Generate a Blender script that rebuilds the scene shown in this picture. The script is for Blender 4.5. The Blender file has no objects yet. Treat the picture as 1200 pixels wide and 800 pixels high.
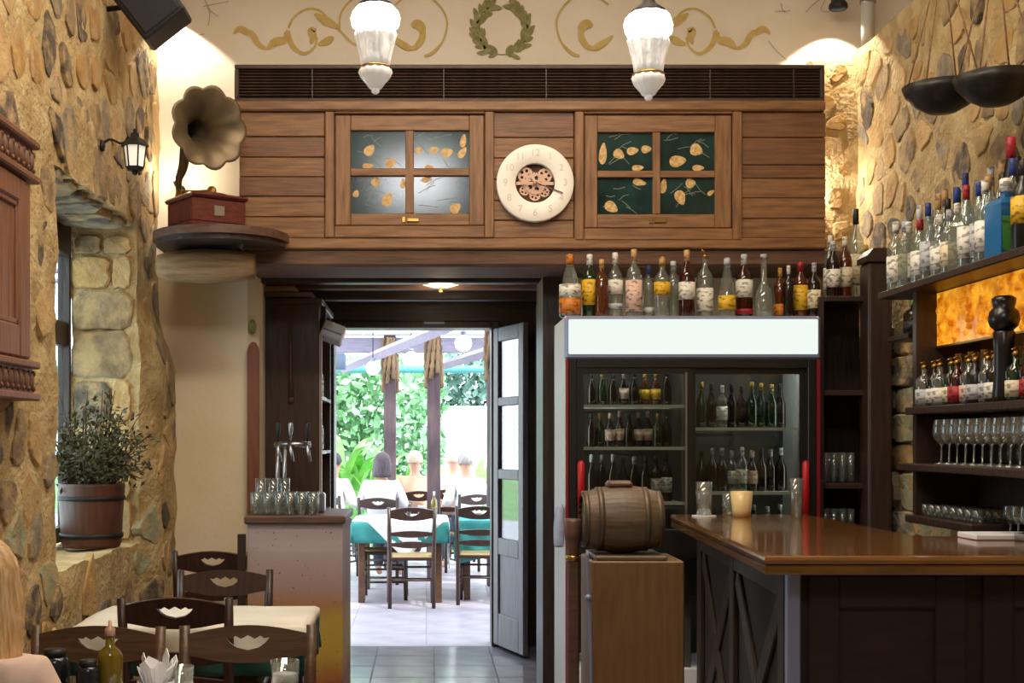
import bpy, bmesh, math, random
from math import pi, sin, cos, radians as R
from mathutils import Vector, Matrix, noise
random.seed(7)
SC = bpy.context.scene
COL = SC.collection

# ------------------------------------------------------------------ camera, world, light, exposure
EYE = 1.5
FPX = 1500.0            # focal length in pixels of a 1200 x 800 frame
cam_d = bpy.data.cameras.new('camera')
cam_d.sensor_width = 36.0
cam_d.lens = 36.0 * FPX / 1200.0
cam_d.shift_x = (600 - 500) / 1200.0
cam_d.shift_y = (515 - 400) / 1200.0
cam_d.clip_start = 0.05
cam = bpy.data.objects.new('camera', cam_d)
cam.location = (0, 0, EYE)
cam.rotation_euler = (pi / 2, 0, 0)
COL.objects.link(cam)
SC.camera = cam

def srgb(h):
    h = h.lstrip('#')
    v = [int(h[i:i + 2], 16) / 255 for i in (0, 2, 4)]
    return tuple((c / 12.92 if c <= .04045 else ((c + .055) / 1.055) ** 2.4) for c in v) + (1.0,)

world = bpy.data.worlds.new('sky')
SC.world = world
world.use_nodes = True
bgn = world.node_tree.nodes['Background']
bgn.inputs[0].default_value = (0.80, 0.93, 1.0, 1)
bgn.inputs[1].default_value = 6.0

SC.view_settings.view_transform = 'Standard'
SC.view_settings.look = 'None'
SC.view_settings.exposure = 0.0
SC.view_settings.gamma = 1.0
SC.view_settings.use_curve_mapping = False
SC.cycles.max_bounces = 8
SC.cycles.transparent_max_bounces = 40
SC.cycles.use_denoising = True
SC.cycles.sample_clamp_indirect = 4.0
SC.cycles.caustics_reflective = False
SC.cycles.caustics_refractive = False

def lamp(kind, name, loc, power, color, rot=(0, 0, 0), **kw):
    d = bpy.data.lights.new(name, kind)
    d.energy = power
    d.color = color
    for k, v in kw.items():
        setattr(d, k, v)
    o = bpy.data.objects.new(name, d)
    o.location = loc
    o.rotation_euler = rot
    COL.objects.link(o)
    return o

def aim(loc, tgt):
    return (Vector(tgt) - Vector(loc)).to_track_quat('-Z', 'Y').to_euler()

WARM = (1.0, 0.85, 0.66)
lamp('SUN', 'sun', (6, 14, 12), 5.0, (1.0, 0.96, 0.88), (R(38), R(14), R(20)), angle=R(3))
# added area lights below the ceiling, without fixtures, to fill the room
lamp('AREA', 'added_fill_a', (0.3, 4.0, 4.38), 95, WARM, (R(6), 0, 0), size=2.6, size_y=0.4, shape='RECTANGLE')
lamp('AREA', 'added_fill_b', (0.3, 5.7, 4.38), 34, WARM, (R(0), 0, 0), size=2.4, size_y=0.4, shape='RECTANGLE')
lamp('AREA', 'added_glare_light', (-0.10, 0.4, 4.3), 60, (.96, .97, 1.0), (R(30), 0, 0), size=0.7, size_y=0.8, shape='RECTANGLE')  # added cool light, kept for the glare on the left cabinet panes

# ------------------------------------------------------------------ helpers
def px(x, y, Y):
    """world point seen at photo pixel x,y (1200 x 800 frame) at depth Y"""
    s = FPX / Y
    return Vector(((x - 500) / s, Y, EYE + (515 - y) / s))

def nodes_of(name):
    m = bpy.data.materials.new(name)
    m.use_nodes = True
    nt = m.node_tree
    return m, nt, nt.nodes['Principled BSDF']

def pm(name, c1, c2=None, scale=6.0, rough=.6, metal=0.0, bump=0.0, stretch=(1, 1, 1), detail=4.0, spec=None, emit=None, estr=0, lo=.35, hi=.65, bscale=None, coat=0):
    m, nt, b = nodes_of(name)
    b.inputs['Roughness'].default_value = rough
    b.inputs['Metallic'].default_value = metal
    if spec is not None:
        b.inputs['Specular IOR Level'].default_value = spec
    if coat:
        b.inputs['Coat Weight'].default_value = coat
        b.inputs['Coat Roughness'].default_value = .08
    b.inputs['Base Color'].default_value = srgb(c1)
    if c2 or bump:
        tc = nt.nodes.new('ShaderNodeTexCoord')
        mp = nt.nodes.new('ShaderNodeMapping')
        mp.inputs['Scale'].default_value = stretch
        nt.links.new(tc.outputs['Object'], mp.inputs[0])
        nz = nt.nodes.new('ShaderNodeTexNoise')
        nz.inputs['Scale'].default_value = scale
        nz.inputs['Detail'].default_value = detail
        nt.links.new(mp.outputs[0], nz.inputs['Vector'])
        if c2:
            rp = nt.nodes.new('ShaderNodeValToRGB')
            rp.color_ramp.elements[0].position = lo
            rp.color_ramp.elements[1].position = hi
            rp.color_ramp.elements[0].color = srgb(c1)
            rp.color_ramp.elements[1].color = srgb(c2)
            nt.links.new(nz.outputs[0], rp.inputs[0])
            nt.links.new(rp.outputs[0], b.inputs['Base Color'])
        if bump:
            src = nz
            if bscale:
                src = nt.nodes.new('ShaderNodeTexNoise')
                src.inputs['Scale'].default_value = bscale
                src.inputs['Detail'].default_value = 6
                nt.links.new(mp.outputs[0], src.inputs['Vector'])
            bp = nt.nodes.new('ShaderNodeBump')
            bp.inputs['Strength'].default_value = bump
            bp.inputs['Distance'].default_value = .02
            nt.links.new(src.outputs[0], bp.inputs['Height'])
            nt.links.new(bp.outputs[0], b.inputs['Normal'])
    if emit:
        b.inputs['Emission Color'].default_value = srgb(emit)
        b.inputs['Emission Strength'].default_value = estr
    return m

def stonemat(name, c1, c2, scale=14, rough=.9, bump=.5, bscale=50):
    """stone smeared with mortar in patches"""
    m = pm(name, c1, c2, scale=scale, rough=rough, bump=bump, bscale=bscale)
    nt = m.node_tree; b = nt.nodes['Principled BSDF']
    src = b.inputs['Base Color'].links[0].from_socket
    tc = nt.nodes.new('ShaderNodeTexCoord')
    nz = nt.nodes.new('ShaderNodeTexNoise'); nz.inputs['Scale'].default_value = 9; nz.inputs['Detail'].default_value = 6
    nt.links.new(tc.outputs['Object'], nz.inputs['Vector'])
    rp = nt.nodes.new('ShaderNodeValToRGB'); rp.color_ramp.elements[0].position = .46; rp.color_ramp.elements[1].position = .64
    nt.links.new(nz.outputs[0], rp.inputs[0])
    mx = nt.nodes.new('ShaderNodeMixRGB'); mx.inputs[2].default_value = srgb('#b3966a')
    nt.links.new(rp.outputs[0], mx.inputs[0]); nt.links.new(src, mx.inputs[1]); nt.links.new(mx.outputs[0], b.inputs['Base Color'])
    return m

def wood(name, c1, c2, axis='x', rough=.45, scale=5, bump=.15, coat=0):
    st = {'x': (1, 9, 9), 'y': (9, 1, 9), 'z': (9, 9, 1)}[axis]
    return pm(name, c1, c2, scale=scale, rough=rough, bump=bump, stretch=st, detail=5, lo=.3, hi=.7, coat=coat)

def glass(name, tint, refl=.10, rough=.04, dens=0.0, col='#ffffff'):
    """thin glass: transparent with a fresnel reflection and an optional body colour"""
    m, nt, b = nodes_of(name)
    out = nt.nodes['Material Output']
    tr = nt.nodes.new('ShaderNodeBsdfTransparent'); tr.inputs[0].default_value = srgb(tint)
    gl = nt.nodes.new('ShaderNodeBsdfGlossy'); gl.inputs['Roughness'].default_value = rough
    lw0 = nt.nodes.new('ShaderNodeLayerWeight'); lw0.inputs[0].default_value = .5
    pw = nt.nodes.new('ShaderNodeMath'); pw.operation = 'POWER'; pw.inputs[1].default_value = 4.0
    nt.links.new(lw0.outputs['Facing'], pw.inputs[0])
    lw = nt.nodes.new('ShaderNodeMath'); lw.operation = 'MULTIPLY_ADD'; lw.inputs[1].default_value = .7; lw.inputs[2].default_value = .03
    nt.links.new(pw.outputs[0], lw.inputs[0])
    ad = nt.nodes.new('ShaderNodeMath'); ad.operation = 'ADD'; ad.inputs[1].default_value = refl; ad.use_clamp = True
    nt.links.new(lw.outputs[0], ad.inputs[0])
    mx = nt.nodes.new('ShaderNodeMixShader')
    nt.links.new(ad.outputs[0], mx.inputs[0]); nt.links.new(tr.outputs[0], mx.inputs[1]); nt.links.new(gl.outputs[0], mx.inputs[2])
    last = mx
    if dens > 0:
        b.inputs['Base Color'].default_value = srgb(col); b.inputs['Roughness'].default_value = .1
        m2 = nt.nodes.new('ShaderNodeMixShader'); m2.inputs[0].default_value = dens
        nt.links.new(mx.outputs[0], m2.inputs[1]); nt.links.new(b.outputs[0], m2.inputs[2])
        last = m2
    nt.links.new(last.outputs[0], out.inputs[0])
    return m

def emitter(name, c, strength):
    m, nt, b = nodes_of(name)
    e = nt.nodes.new('ShaderNodeEmission')
    e.inputs[0].default_value = srgb(c); e.inputs[1].default_value = strength
    nt.links.new(e.outputs[0], nt.nodes['Material Output'].inputs[0])
    return m

def catmull(pts, n=6, closed=False):
    pts = [Vector(p) for p in pts]
    out = []
    N = len(pts)
    rng = range(N) if closed else range(N - 1)
    for i in rng:
        p1, p2 = pts[i], pts[(i + 1) % N]
        p0 = pts[(i - 1) % N] if (closed or i > 0) else p1
        p3 = pts[(i + 2) % N] if (closed or i < N - 2) else p2
        for k in range(n):
            t = k / n
            out.append(.5 * ((2 * p1) + (-p0 + p2) * t + (2 * p0 - 5 * p1 + 4 * p2 - p3) * t * t + (-p0 + 3 * p1 - 3 * p2 + p3) * t ** 3))
    if not closed:
        out.append(pts[-1])
    return out

class MB:
    def __init__(s):
        s.v = []; s.f = []; s.mi = []; s.sm = []
    def add(s, vs, fs, mi=0, smooth=False):
        o = len(s.v)
        s.v += [tuple(p) for p in vs]
        for f in fs:
            s.f.append(tuple(i + o for i in f)); s.mi.append(mi); s.sm.append(smooth)
        return s
    def box(s, x0, x1, y0, y1, z0, z1, mi=0, M=None, c=0.0):
        if x0 > x1: x0, x1 = x1, x0
        if y0 > y1: y0, y1 = y1, y0
        if z0 > z1: z0, z1 = z1, z0
        c = min(c, (x1 - x0) * .45, (y1 - y0) * .45, (z1 - z0) * .45)
        if c > 0:          # chamfered box
            vs = []; idx = {}
            for i, (X, sx) in enumerate(((x0, 1), (x1, -1))):
                for j, (Y, sy) in enumerate(((y0, 1), (y1, -1))):
                    for k, (Z, sz) in enumerate(((z0, 1), (z1, -1))):
                        idx[i, j, k] = len(vs)
                        vs += [(X, Y + sy * c, Z + sz * c), (X + sx * c, Y, Z + sz * c), (X + sx * c, Y + sy * c, Z)]
            a = lambda i, j, k, q: idx[i, j, k] + q
            fs = [(a(0,0,0,0), a(0,0,1,0), a(0,1,1,0), a(0,1,0,0)), (a(1,0,0,0), a(1,1,0,0), a(1,1,1,0), a(1,0,1,0)),
                  (a(0,0,0,1), a(1,0,0,1), a(1,0,1,1), a(0,0,1,1)), (a(0,1,0,1), a(0,1,1,1), a(1,1,1,1), a(1,1,0,1)),
                  (a(0,0,0,2), a(0,1,0,2), a(1,1,0,2), a(1,0,0,2)), (a(0,0,1,2), a(1,0,1,2), a(1,1,1,2), a(0,1,1,2))]
            for j in (0, 1):
                for k in (0, 1):
                    fs.append((a(0,j,k,1), a(1,j,k,1), a(1,j,k,2), a(0,j,k,2)))
            for i in (0, 1):
                for k in (0, 1):
                    fs.append((a(i,0,k,0), a(i,1,k,0), a(i,1,k,2), a(i,0,k,2)))
            for i in (0, 1):
                for j in (0, 1):
                    fs.append((a(i,j,0,0), a(i,j,1,0), a(i,j,1,1), a(i,j,0,1)))
            for i in (0, 1):
                for j in (0, 1):
                    for k in (0, 1):
                        fs.append((a(i,j,k,0), a(i,j,k,1), a(i,j,k,2)))
        else:
            vs = [(x, y, z) for x in (x0, x1) for y in (y0, y1) for z in (z0, z1)]
            fs = [(0,1,3,2), (4,6,7,5), (0,4,5,1), (2,3,7,6), (0,2,6,4), (1,5,7,3)]
        if M is not None:
            vs = [M @ Vector(p) for p in vs]
        return s.add(vs, fs, mi)
    def lathe(s, prof, seg=14, c=(0, 0, 0), mi=0, M=None, ribs=0, ramp=0.0, smooth=True, caps=True):
        vs = []; fs = []
        n = len(prof)
        for (r, z) in prof:
            for k in range(seg):
                a = 2 * pi * k / seg
                rr = r * (1 + (ramp * cos(ribs * a) if ribs else 0))
                vs.append(Vector((c[0] + rr * cos(a), c[1] + rr * sin(a), c[2] + z)))
        for i in range(n - 1):
            for k in range(seg):
                k2 = (k + 1) % seg
                fs.append((i * seg + k, i * seg + k2, (i + 1) * seg + k2, (i + 1) * seg + k))
        if M is not None:
            vs = [M @ p for p in vs]
        s.add(vs, fs, mi, smooth)
        if caps:
            o = len(s.v) - len(vs)
            if prof[0][0] > 1e-5:
                s.f.append(tuple(o + k for k in reversed(range(seg)))); s.mi.append(mi); s.sm.append(False)
            if prof[-1][0] > 1e-5:
                s.f.append(tuple(o + (n - 1) * seg + k for k in range(seg))); s.mi.append(mi); s.sm.append(False)
        return s
    def tube(s, pts, r, seg=8, mi=0, closed=False, smooth=True, M=None):
        pts = [Vector(p) for p in pts]
        rs = r if isinstance(r, (list, tuple)) else [r] * len(pts)
        vs = []; fs = []
        N = len(pts)
        up = Vector((0, 0, 1))
        prev = None
        for i, p in enumerate(pts):
            d = (pts[(i + 1) % N] - pts[i - 1]) if closed else (pts[min(i + 1, N - 1)] - pts[max(i - 1, 0)])
            d.normalize()
            if prev is None:
                a = d.cross(up)
                if a.length < 1e-3: a = d.cross(Vector((1, 0, 0)))
            else:
                a = prev - d * prev.dot(d)
            a.normalize(); prev = a
            b = d.cross(a)
            for k in range(seg):
                t = 2 * pi * k / seg
                vs.append(p + (a * cos(t) + b * sin(t)) * rs[i])
        for i in range(N if closed else N - 1):
            j = (i + 1) % N
            for k in range(seg):
                k2 = (k + 1) % seg
                fs.append((i * seg + k, i * seg + k2, j * seg + k2, j * seg + k))
        if not closed:
            fs.append(tuple(reversed(range(seg)))); fs.append(tuple((N - 1) * seg + k for k in range(seg)))
        if M is not None:
            vs = [M @ p for p in vs]
        return s.add(vs, fs, mi, smooth)
    def prism(s, poly, y0, y1, plane='xz', mi=0, M=None, smooth=False):
        """extrude a 2d outline: plane xz -> along y, xy -> along z, yz -> along x"""
        n = len(poly)
        mk = {'xz': lambda a, b, t: (a, t, b), 'xy': lambda a, b, t: (a, b, t), 'yz': lambda a, b, t: (t, a, b)}[plane]
        vs = [Vector(mk(a, b, y0)) for a, b in poly] + [Vector(mk(a, b, y1)) for a, b in poly]
        if M is not None: vs = [M @ p for p in vs]
        fs = [tuple(range(n)), tuple(reversed(range(n, 2 * n)))]
        fs += [(i, (i + 1) % n, n + (i + 1) % n, n + i) for i in range(n)]
        return s.add(vs, fs, mi, smooth)
    def ball(s, c, r, seg=10, rings=6, mi=0, M=None):
        sx, sy, sz = r if isinstance(r, (tuple, list)) else (r, r, r)
        vs = [Vector((c[0], c[1], c[2] - sz))]
        for i in range(1, rings):
            t = -pi / 2 + pi * i / rings
            for k in range(seg):
                a = 2 * pi * k / seg
                vs.append(Vector((c[0] + sx * cos(t) * cos(a), c[1] + sy * cos(t) * sin(a), c[2] + sz * sin(t))))
        vs.append(Vector((c[0], c[1], c[2] + sz)))
        fs = [(0, 1 + (k + 1) % seg, 1 + k) for k in range(seg)]
        for i in range(rings - 2):
            for k in range(seg):
                k2 = (k + 1) % seg
                fs.append((1 + i * seg + k, 1 + i * seg + k2, 1 + (i + 1) * seg + k2, 1 + (i + 1) * seg + k))
        e = len(vs) - 1; o = 1 + (rings - 2) * seg
        fs += [(e, o + k, o + (k + 1) % seg) for k in range(seg)]
        if M is not None: vs = [M @ p for p in vs]
        return s.add(vs, fs, mi, True)
    def mesh(s, name):
        me = bpy.data.meshes.new(name)
        me.from_pydata(s.v, [], s.f)
        me.polygons.foreach_set('material_index', s.mi)
        me.polygons.foreach_set('use_smooth', s.sm)
        bm = bmesh.new(); bm.from_mesh(me)
        bmesh.ops.recalc_face_normals(bm, faces=bm.faces)
        bm.to_mesh(me); bm.free()
        me.update()
        return me
    def build(s, name, mat, parent=None):
        return obj(name, s.mesh(name), mat, parent)

def obj(name, me, mat, parent=None):
    """link a mesh given in world coordinates (or in the local coordinates of a parent at the origin)"""
    mats = mat if isinstance(mat, (list, tuple)) else [mat]
    if mats and not len(me.materials):
        for m in mats: me.materials.append(m)
    o = bpy.data.objects.new(name, me)
    COL.objects.link(o)
    if parent is not None:
        o.parent = parent
        t = Vector((0, 0, 0)); q = parent
        while q is not None:
            t = t + q.location; q = q.parent
        if parent.type == 'EMPTY' or parent.location.length > 0:
            o.matrix_parent_inverse = Matrix.Translation(-t)
    return o

def tag(o, label, cat, group=None, kind=None):
    o['label'] = label; o['category'] = cat
    if group: o['group'] = group
    if kind: o['kind'] = kind
    return o

def struct(o, label=None, cat=None):
    o['kind'] = 'structure'
    if label: o['label'] = label
    if cat: o['category'] = cat
    return o

def thing(name, label, cat, loc=(0, 0, 0), group=None):
    o = bpy.data.objects.new(name, None)
    o.empty_display_size = .05
    o.location = loc
    COL.objects.link(o)
    return tag(o, label, cat, group)

def dup(root, loc, rotz=0.0, label=None, group=None, scale=None):
    r = root.copy(); COL.objects.link(r)
    r.location = loc; r.rotation_euler = (0, 0, rotz)
    if scale: r.scale = scale
    if label: r['label'] = label
    if group: r['group'] = group
    for ch in root.children:
        c = ch.copy(); COL.objects.link(c); c.parent = r
        for g in ch.children:
            d = g.copy(); COL.objects.link(d); d.parent = c
    return r

def plate(outlines, depth, M=None, bevel=0):
    """2d outlines (first outer, others holes) filled and extruded along local z; returns mesh"""
    cu = bpy.data.curves.new('plate', 'CURVE'); cu.dimensions = '2D'; cu.fill_mode = 'BOTH'
    cu.extrude = depth / 2
    cu.bevel_depth = bevel
    for ol in outlines:
        sp = cu.splines.new('POLY'); sp.points.add(len(ol) - 1)
        for p, (a, b) in zip(sp.points, ol): p.co = (a, b, 0, 1)
        sp.use_cyclic_u = True
    o = bpy.data.objects.new('plate', cu)
    me = bpy.data.meshes.new_from_object(o)
    bpy.data.objects.remove(o); bpy.data.curves.remove(cu)
    if M is not None: me.transform(M)
    return me

def text_mesh(body, size, depth=.002, M=None):
    cu = bpy.data.curves.new('txt', 'FONT'); cu.body = body; cu.size = size
    cu.align_x = 'CENTER'; cu.align_y = 'CENTER'; cu.extrude = depth / 2
    o = bpy.data.objects.new('txt', cu)
    me = bpy.data.meshes.new_from_object(o)
    bpy.data.objects.remove(o); bpy.data.curves.remove(cu)
    if M is not None: me.transform(M)
    return me

UPRIGHT = Matrix.Rotation(pi / 2, 4, 'X')     # local xy plane -> world xz plane, facing -y

# ------------------------------------------------------------------ materials
M = {}
M['mortar'] = pm('ochre_mortar', '#a68a5b', '#c9b182', scale=7, rough=.95, bump=1.0, bscale=34)
M['mortar_lower'] = pm('pale_mortar', '#a89466', '#c6b98c', scale=7, rough=.95, bump=.7, bscale=22)
STONES = [stonemat('stone_charcoal', '#4d443a', '#695d4f', scale=16, rough=.9, bump=.5, bscale=60),
          stonemat('stone_brown', '#7c684c', '#998362', scale=14, rough=.9, bump=.5, bscale=50),
          stonemat('stone_grey', '#756a59', '#958a77', scale=14, rough=.9, bump=.5, bscale=50),
          stonemat('stone_sand', '#ad8a5a', '#caa975', scale=10, rough=.92, bump=.5, bscale=40),
          stonemat('stone_ochre', '#9c7647', '#bd975d', scale=10, rough=.92, bump=.5, bscale=40),
          stonemat('stone_green', '#86876a', '#a3a586', scale=10, rough=.92, bump=.5, bscale=40)]
M['plaster'] = pm('cream_plaster', '#e6dac6', '#eee4d3', scale=2.2, rough=.9, bump=.08, bscale=30)
M['plaster_tan'] = pm('tan_plaster', '#e4d0ac', '#ecdabb', scale=2.2, rough=.9, bump=.08, bscale=30)
M['ochre_paint'] = pm('ochre_wall_paint', '#c6aa64', '#d2b878', scale=20, rough=.9)
M['olive_paint'] = pm('olive_wall_paint', '#7b774a', '#9a9565', scale=30, rough=.9)
M['twig_paint'] = pm('grey_wall_paint', '#b5aa9a', rough=.9)
M['oak'] = wood('warm_oak_x', '#6b4729', '#976d44', 'x')
M['oak_v'] = wood('warm_oak_z', '#6b4729', '#976d44', 'z')
M['oak_d'] = wood('brown_oak_x', '#5f4027', '#83593a', 'x')
M['beam'] = wood('dark_beam', '#4e3626', '#6d4d38', 'x', rough=.7, bump=.3)
M['dark'] = wood('dark_wood_z', '#2a1c17', '#3c2a22', 'z', rough=.4)
M['dark_x'] = wood('dark_wood_x', '#2a1c17', '#3c2a22', 'x', rough=.4)
M['cab'] = wood('brown_cabinet_wood', '#352219', '#46301f', 'z', rough=.5)
M['bar_side'] = wood('bar_panel_wood', '#2e1d15', '#3c271c', 'z', rough=.65)
M['bar_dark'] = wood('bar_front_wood', '#20130f', '#2c1b15', 'x', rough=.8)
M['bartop'] = wood('golden_bar_top', '#5f401f', '#875a2b', 'x', rough=.16, scale=3.5, bump=.04, coat=.6)
M['pedestal'] = wood('pedestal_wood', '#634727', '#785730', 'z', rough=.5)
M['cask'] = wood('cask_wood', '#54432f', '#6b5843', 'x', rough=.45)
M['walnut'] = wood('walnut_shutter', '#6d4630', '#875a40', 'z', rough=.5)
M['walnut_x'] = wood('walnut_carved', '#5f3f2c', '#7d5640', 'y', rough=.5)
M['chair'] = wood('dark_chair_wood', '#2c1a13', '#3f271c', 'z', rough=.35)
M['chair_b'] = wood('brown_chair_wood', '#47301f', '#5f4029', 'x', rough=.4)
M['rush'] = pm('woven_rush', '#8d7650', '#b09a6c', scale=60, rough=.9, stretch=(1, 6, 1), bump=.4)
M['mahog'] = wood('red_mahogany', '#4a1a18', '#652722', 'x', rough=.3, coat=.3)
M['shelfwood'] = wood('brown_shelf', '#4c3426', '#69493a', 'x', rough=.5)
M['log'] = wood('rough_log', '#7d5f40', '#9f7c56', 'x', rough=.8, bump=.6)
M['black'] = pm('black_plastic', '#17171a', rough=.5)
M['iron'] = pm('black_iron', '#1d1a18', '#2a2623', scale=30, rough=.55, metal=.4)
M['steel'] = pm('brushed_steel', '#a9a9ad', rough=.28, metal=1)
M['greymetal'] = pm('grey_painted_metal', '#868da8', rough=.4, metal=.3)
M['brass'] = pm('brass', '#b08d4a', rough=.3, metal=1)
M['horn'] = pm('aged_brass_horn', '#665743', '#7c6b52', scale=8, rough=.45, metal=.6)
M['white'] = pm('white_paint', '#e8e8ea', rough=.5)
M['cream'] = pm('cream_enamel', '#f8f2e6', rough=.45)
M['rose'] = pm('rose_brass', '#c9a48c', rough=.4, metal=.3)
M['bronze'] = pm('dark_clockwork', '#4b342b', '#6a4a3c', scale=40, rough=.5)
M['numeral'] = pm('faint_numerals', '#d9d0c2', rough=.6)
M['red'] = pm('red_plastic', '#b3161f', rough=.4)
M['redtrim'] = pm('dark_red_trim', '#7d1620', rough=.4)
M['grille'] = pm('grille_brown', '#3a2a22', '#4a362b', scale=20, rough=.5)
M['pane'] = pm('dark_teal_glass', '#152420', '#22403f', scale=5, rough=.14, spec=.6)
M['goldleaf'] = pm('gold_leaf_paint', '#b58c46', '#e0bf86', scale=60, rough=.5)
M['vein'] = pm('pale_twig_paint', '#6f7a6c', rough=.5)
M['cloth'] = pm('white_tablecloth', '#d9d0bf', '#e6dfd1', scale=4, rough=.9)
M['green'] = pm('dark_green_cloth', '#12362e', '#1b463c', scale=8, rough=.9)
M['teal'] = pm('teal_cloth', '#2e7a78', '#3d908c', scale=8, rough=.9)
M['tile'] = pm('grey_floor_tile', '#8a8894', '#9d9ba6', scale=5, rough=.16, bump=.03)
M['tile_out'] = pm('pale_terrace_tile', '#a79dab', '#bdb3bd', scale=4, rough=.35)
M['grout'] = pm('grout', '#77727a', rough=.9)
M['terracotta'] = wood('planter_wood', '#45261a', '#5e3524', 'z', rough=.5)
M['herb'] = pm('dusty_green_leaf', '#3a3c26', '#545536', scale=20, rough=.8)
M['stem'] = pm('plant_stem', '#4d3b24', rough=.8)
M['clear'] = glass('clear_glass', '#f2f6f4', .12, dens=.05, col='#e6eae8')
M['clear_b'] = glass('clear_bottle_glass', '#dfe6e0', .10, dens=.10, col='#cfd6d0')
M['pglass'] = glass('window_glass', '#eef6f6', .04)
M['fridge_glass'] = glass('fridge_door_glass', '#d3d6d2', .0)
M['b_green'] = glass('green_bottle_glass', '#2c5a2c', .08, dens=.55, col='#1d3a1c')
M['b_amber'] = glass('amber_bottle_glass', '#9a5a20', .08, dens=.5, col='#6b3512')
M['b_dark'] = glass('dark_bottle_glass', '#2a1510', .08, dens=.8, col='#1c100c')
M['b_red'] = glass('red_brown_bottle_glass', '#5a1c14', .08, dens=.6, col='#3f130e')
M['b_blue'] = glass('blue_bottle_glass', '#2a8ad0', .08, dens=.65, col='#1c78b8')
M['b_black'] = pm('black_glass', '#0c0c10', rough=.3)
M['b_oil'] = glass('olive_oil_glass', '#a08a20', .08, dens=.5, col='#8a7414')
LAB = {}
def shade(c):
    v = [int(c[i:i + 2], 16) for i in (1, 3, 5)]
    return '#%02x%02x%02x' % tuple(int(q * .62) for q in v)
for n, c in (('white', '#e6e1d4'), ('cream', '#dccfae'), ('yellow', '#dfb021'), ('orange', '#c9741c'), ('pink', '#dcb9a8'), ('red', '#a9202a'), ('blue', '#28408c'), ('green', '#4a8a3c'), ('tan', '#c49a63'), ('silver', '#b9bcc0'), ('black', '#1b1b1d'), ('purple', '#4a2d7a'), ('gold', '#b8923f')):
    LAB[n] = pm('print_' + n, c, shade(c), scale=26, rough=.5, stretch=(1, 1, 2.2), lo=.52, hi=.60)

# ------------------------------------------------------------------ the room: rough stone walls
XL, XR, YB = -1.57, 2.50, 7.50        # left wall face, right wall face, back wall face

def wob(p, amp=.018):
    p = Vector(p)
    return p + noise.noise_vector(p * 3.1) * amp + noise.noise_vector(p * 11.0) * amp * .55

def patch(mb, o, u, v, nu=None, nv=None, step=.05, amp=.018, mi=0, f=None):
    o, u, v = Vector(o), Vector(u), Vector(v)
    nu = nu or max(1, int(u.length / step)); nv = nv or max(1, int(v.length / step))
    vs = []; fs = []
    for i in range(nu + 1):
        for j in range(nv + 1):
            p = o + u * (i / nu) + v * (j / nv)
            if f: p = f(p)
            vs.append(wob(p, amp))
    for i in range(nu):
        for j in range(nv):
            a = i * (nv + 1) + j
            fs.append((a, a + 1, a + nv + 2, a + nv + 1))
    mb.add(vs, fs, mi, True)

def voronoi(rect, spacing, jit=.42, seed=1, aspect=1.0, holes=()):
    """cells of a jittered grid as 2d polygons"""
    rnd = random.Random(seed)
    a0, a1, b0, b1 = rect
    pts = []
    na = int((a1 - a0) / (spacing * aspect)) + 3; nb = int((b1 - b0) / spacing) + 3
    for i in range(-1, na):
        for j in range(-1, nb):
            pts.append((a0 + (i + .5 + (.5 if j % 2 else 0) + rnd.uniform(-jit, jit)) * spacing * aspect, b0 + (j + .5 + rnd.uniform(-jit, jit)) * spacing))
    cells = []
    for k, p in enumerate(pts):
        if not (a0 <= p[0] <= a1 and b0 <= p[1] <= b1): continue
        if any(h[0] <= p[0] <= h[1] and h[2] <= p[1] <= h[3] for h in holes): continue
        r = spacing * 1.3
        poly = [(p[0] - r, p[1] - r), (p[0] + r, p[1] - r), (p[0] + r, p[1] + r), (p[0] - r, p[1] + r)]
        for q in pts:
            if q is p: continue
            dx, dy = q[0] - p[0], q[1] - p[1]
            if dx * dx + dy * dy > (spacing * 3) ** 2: continue
            mx, my = (p[0] + q[0]) / 2, (p[1] + q[1]) / 2
            new = []
            n = len(poly)
            for i in range(n):
                A, B = poly[i], poly[(i + 1) % n]
                da = (A[0] - mx) * dx + (A[1] - my) * dy; db = (B[0] - mx) * dx + (B[1] - my) * dy
                if da <= 0: new.append(A)
                if (da < 0 < db) or (db < 0 < da):
                    t = da / (da - db)
                    new.append((A[0] + (B[0] - A[0]) * t, A[1] + (B[1] - A[1]) * t))
            poly = new
            if len(poly) < 3: break
        if len(poly) >= 3: cells.append(poly)
    return cells

def round_poly(poly, n=10, rnd=random):
    """resample a polygon to n points with cut corners"""
    P = []
    m = len(poly)
    for i in range(m):
        A, B = poly[i], poly[(i + 1) % m]
        P.append((A[0] * .86 + B[0] * .14, A[1] * .86 + B[1] * .14)); P.append((A[0] * .14 + B[0] * .86, A[1] * .14 + B[1] * .86))
    L = [0]
    for i in range(len(P)):
        A, B = P[i], P[(i + 1) % len(P)]
        L.append(L[-1] + math.hypot(B[0] - A[0], B[1] - A[1]))
    out = []
    for k in range(n):
        t = L[-1] * (k + rnd.uniform(-.25, .25)) / n % L[-1]
        i = max(j for j in range(len(P)) if L[j] <= t)
        A, B = P[i], P[(i + 1) % len(P)]
        w = (t - L[i]) / max(L[i + 1] - L[i], 1e-6)
        out.append((A[0] + (B[0] - A[0]) * w, A[1] + (B[1] - A[1]) * w))
    return out

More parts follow.
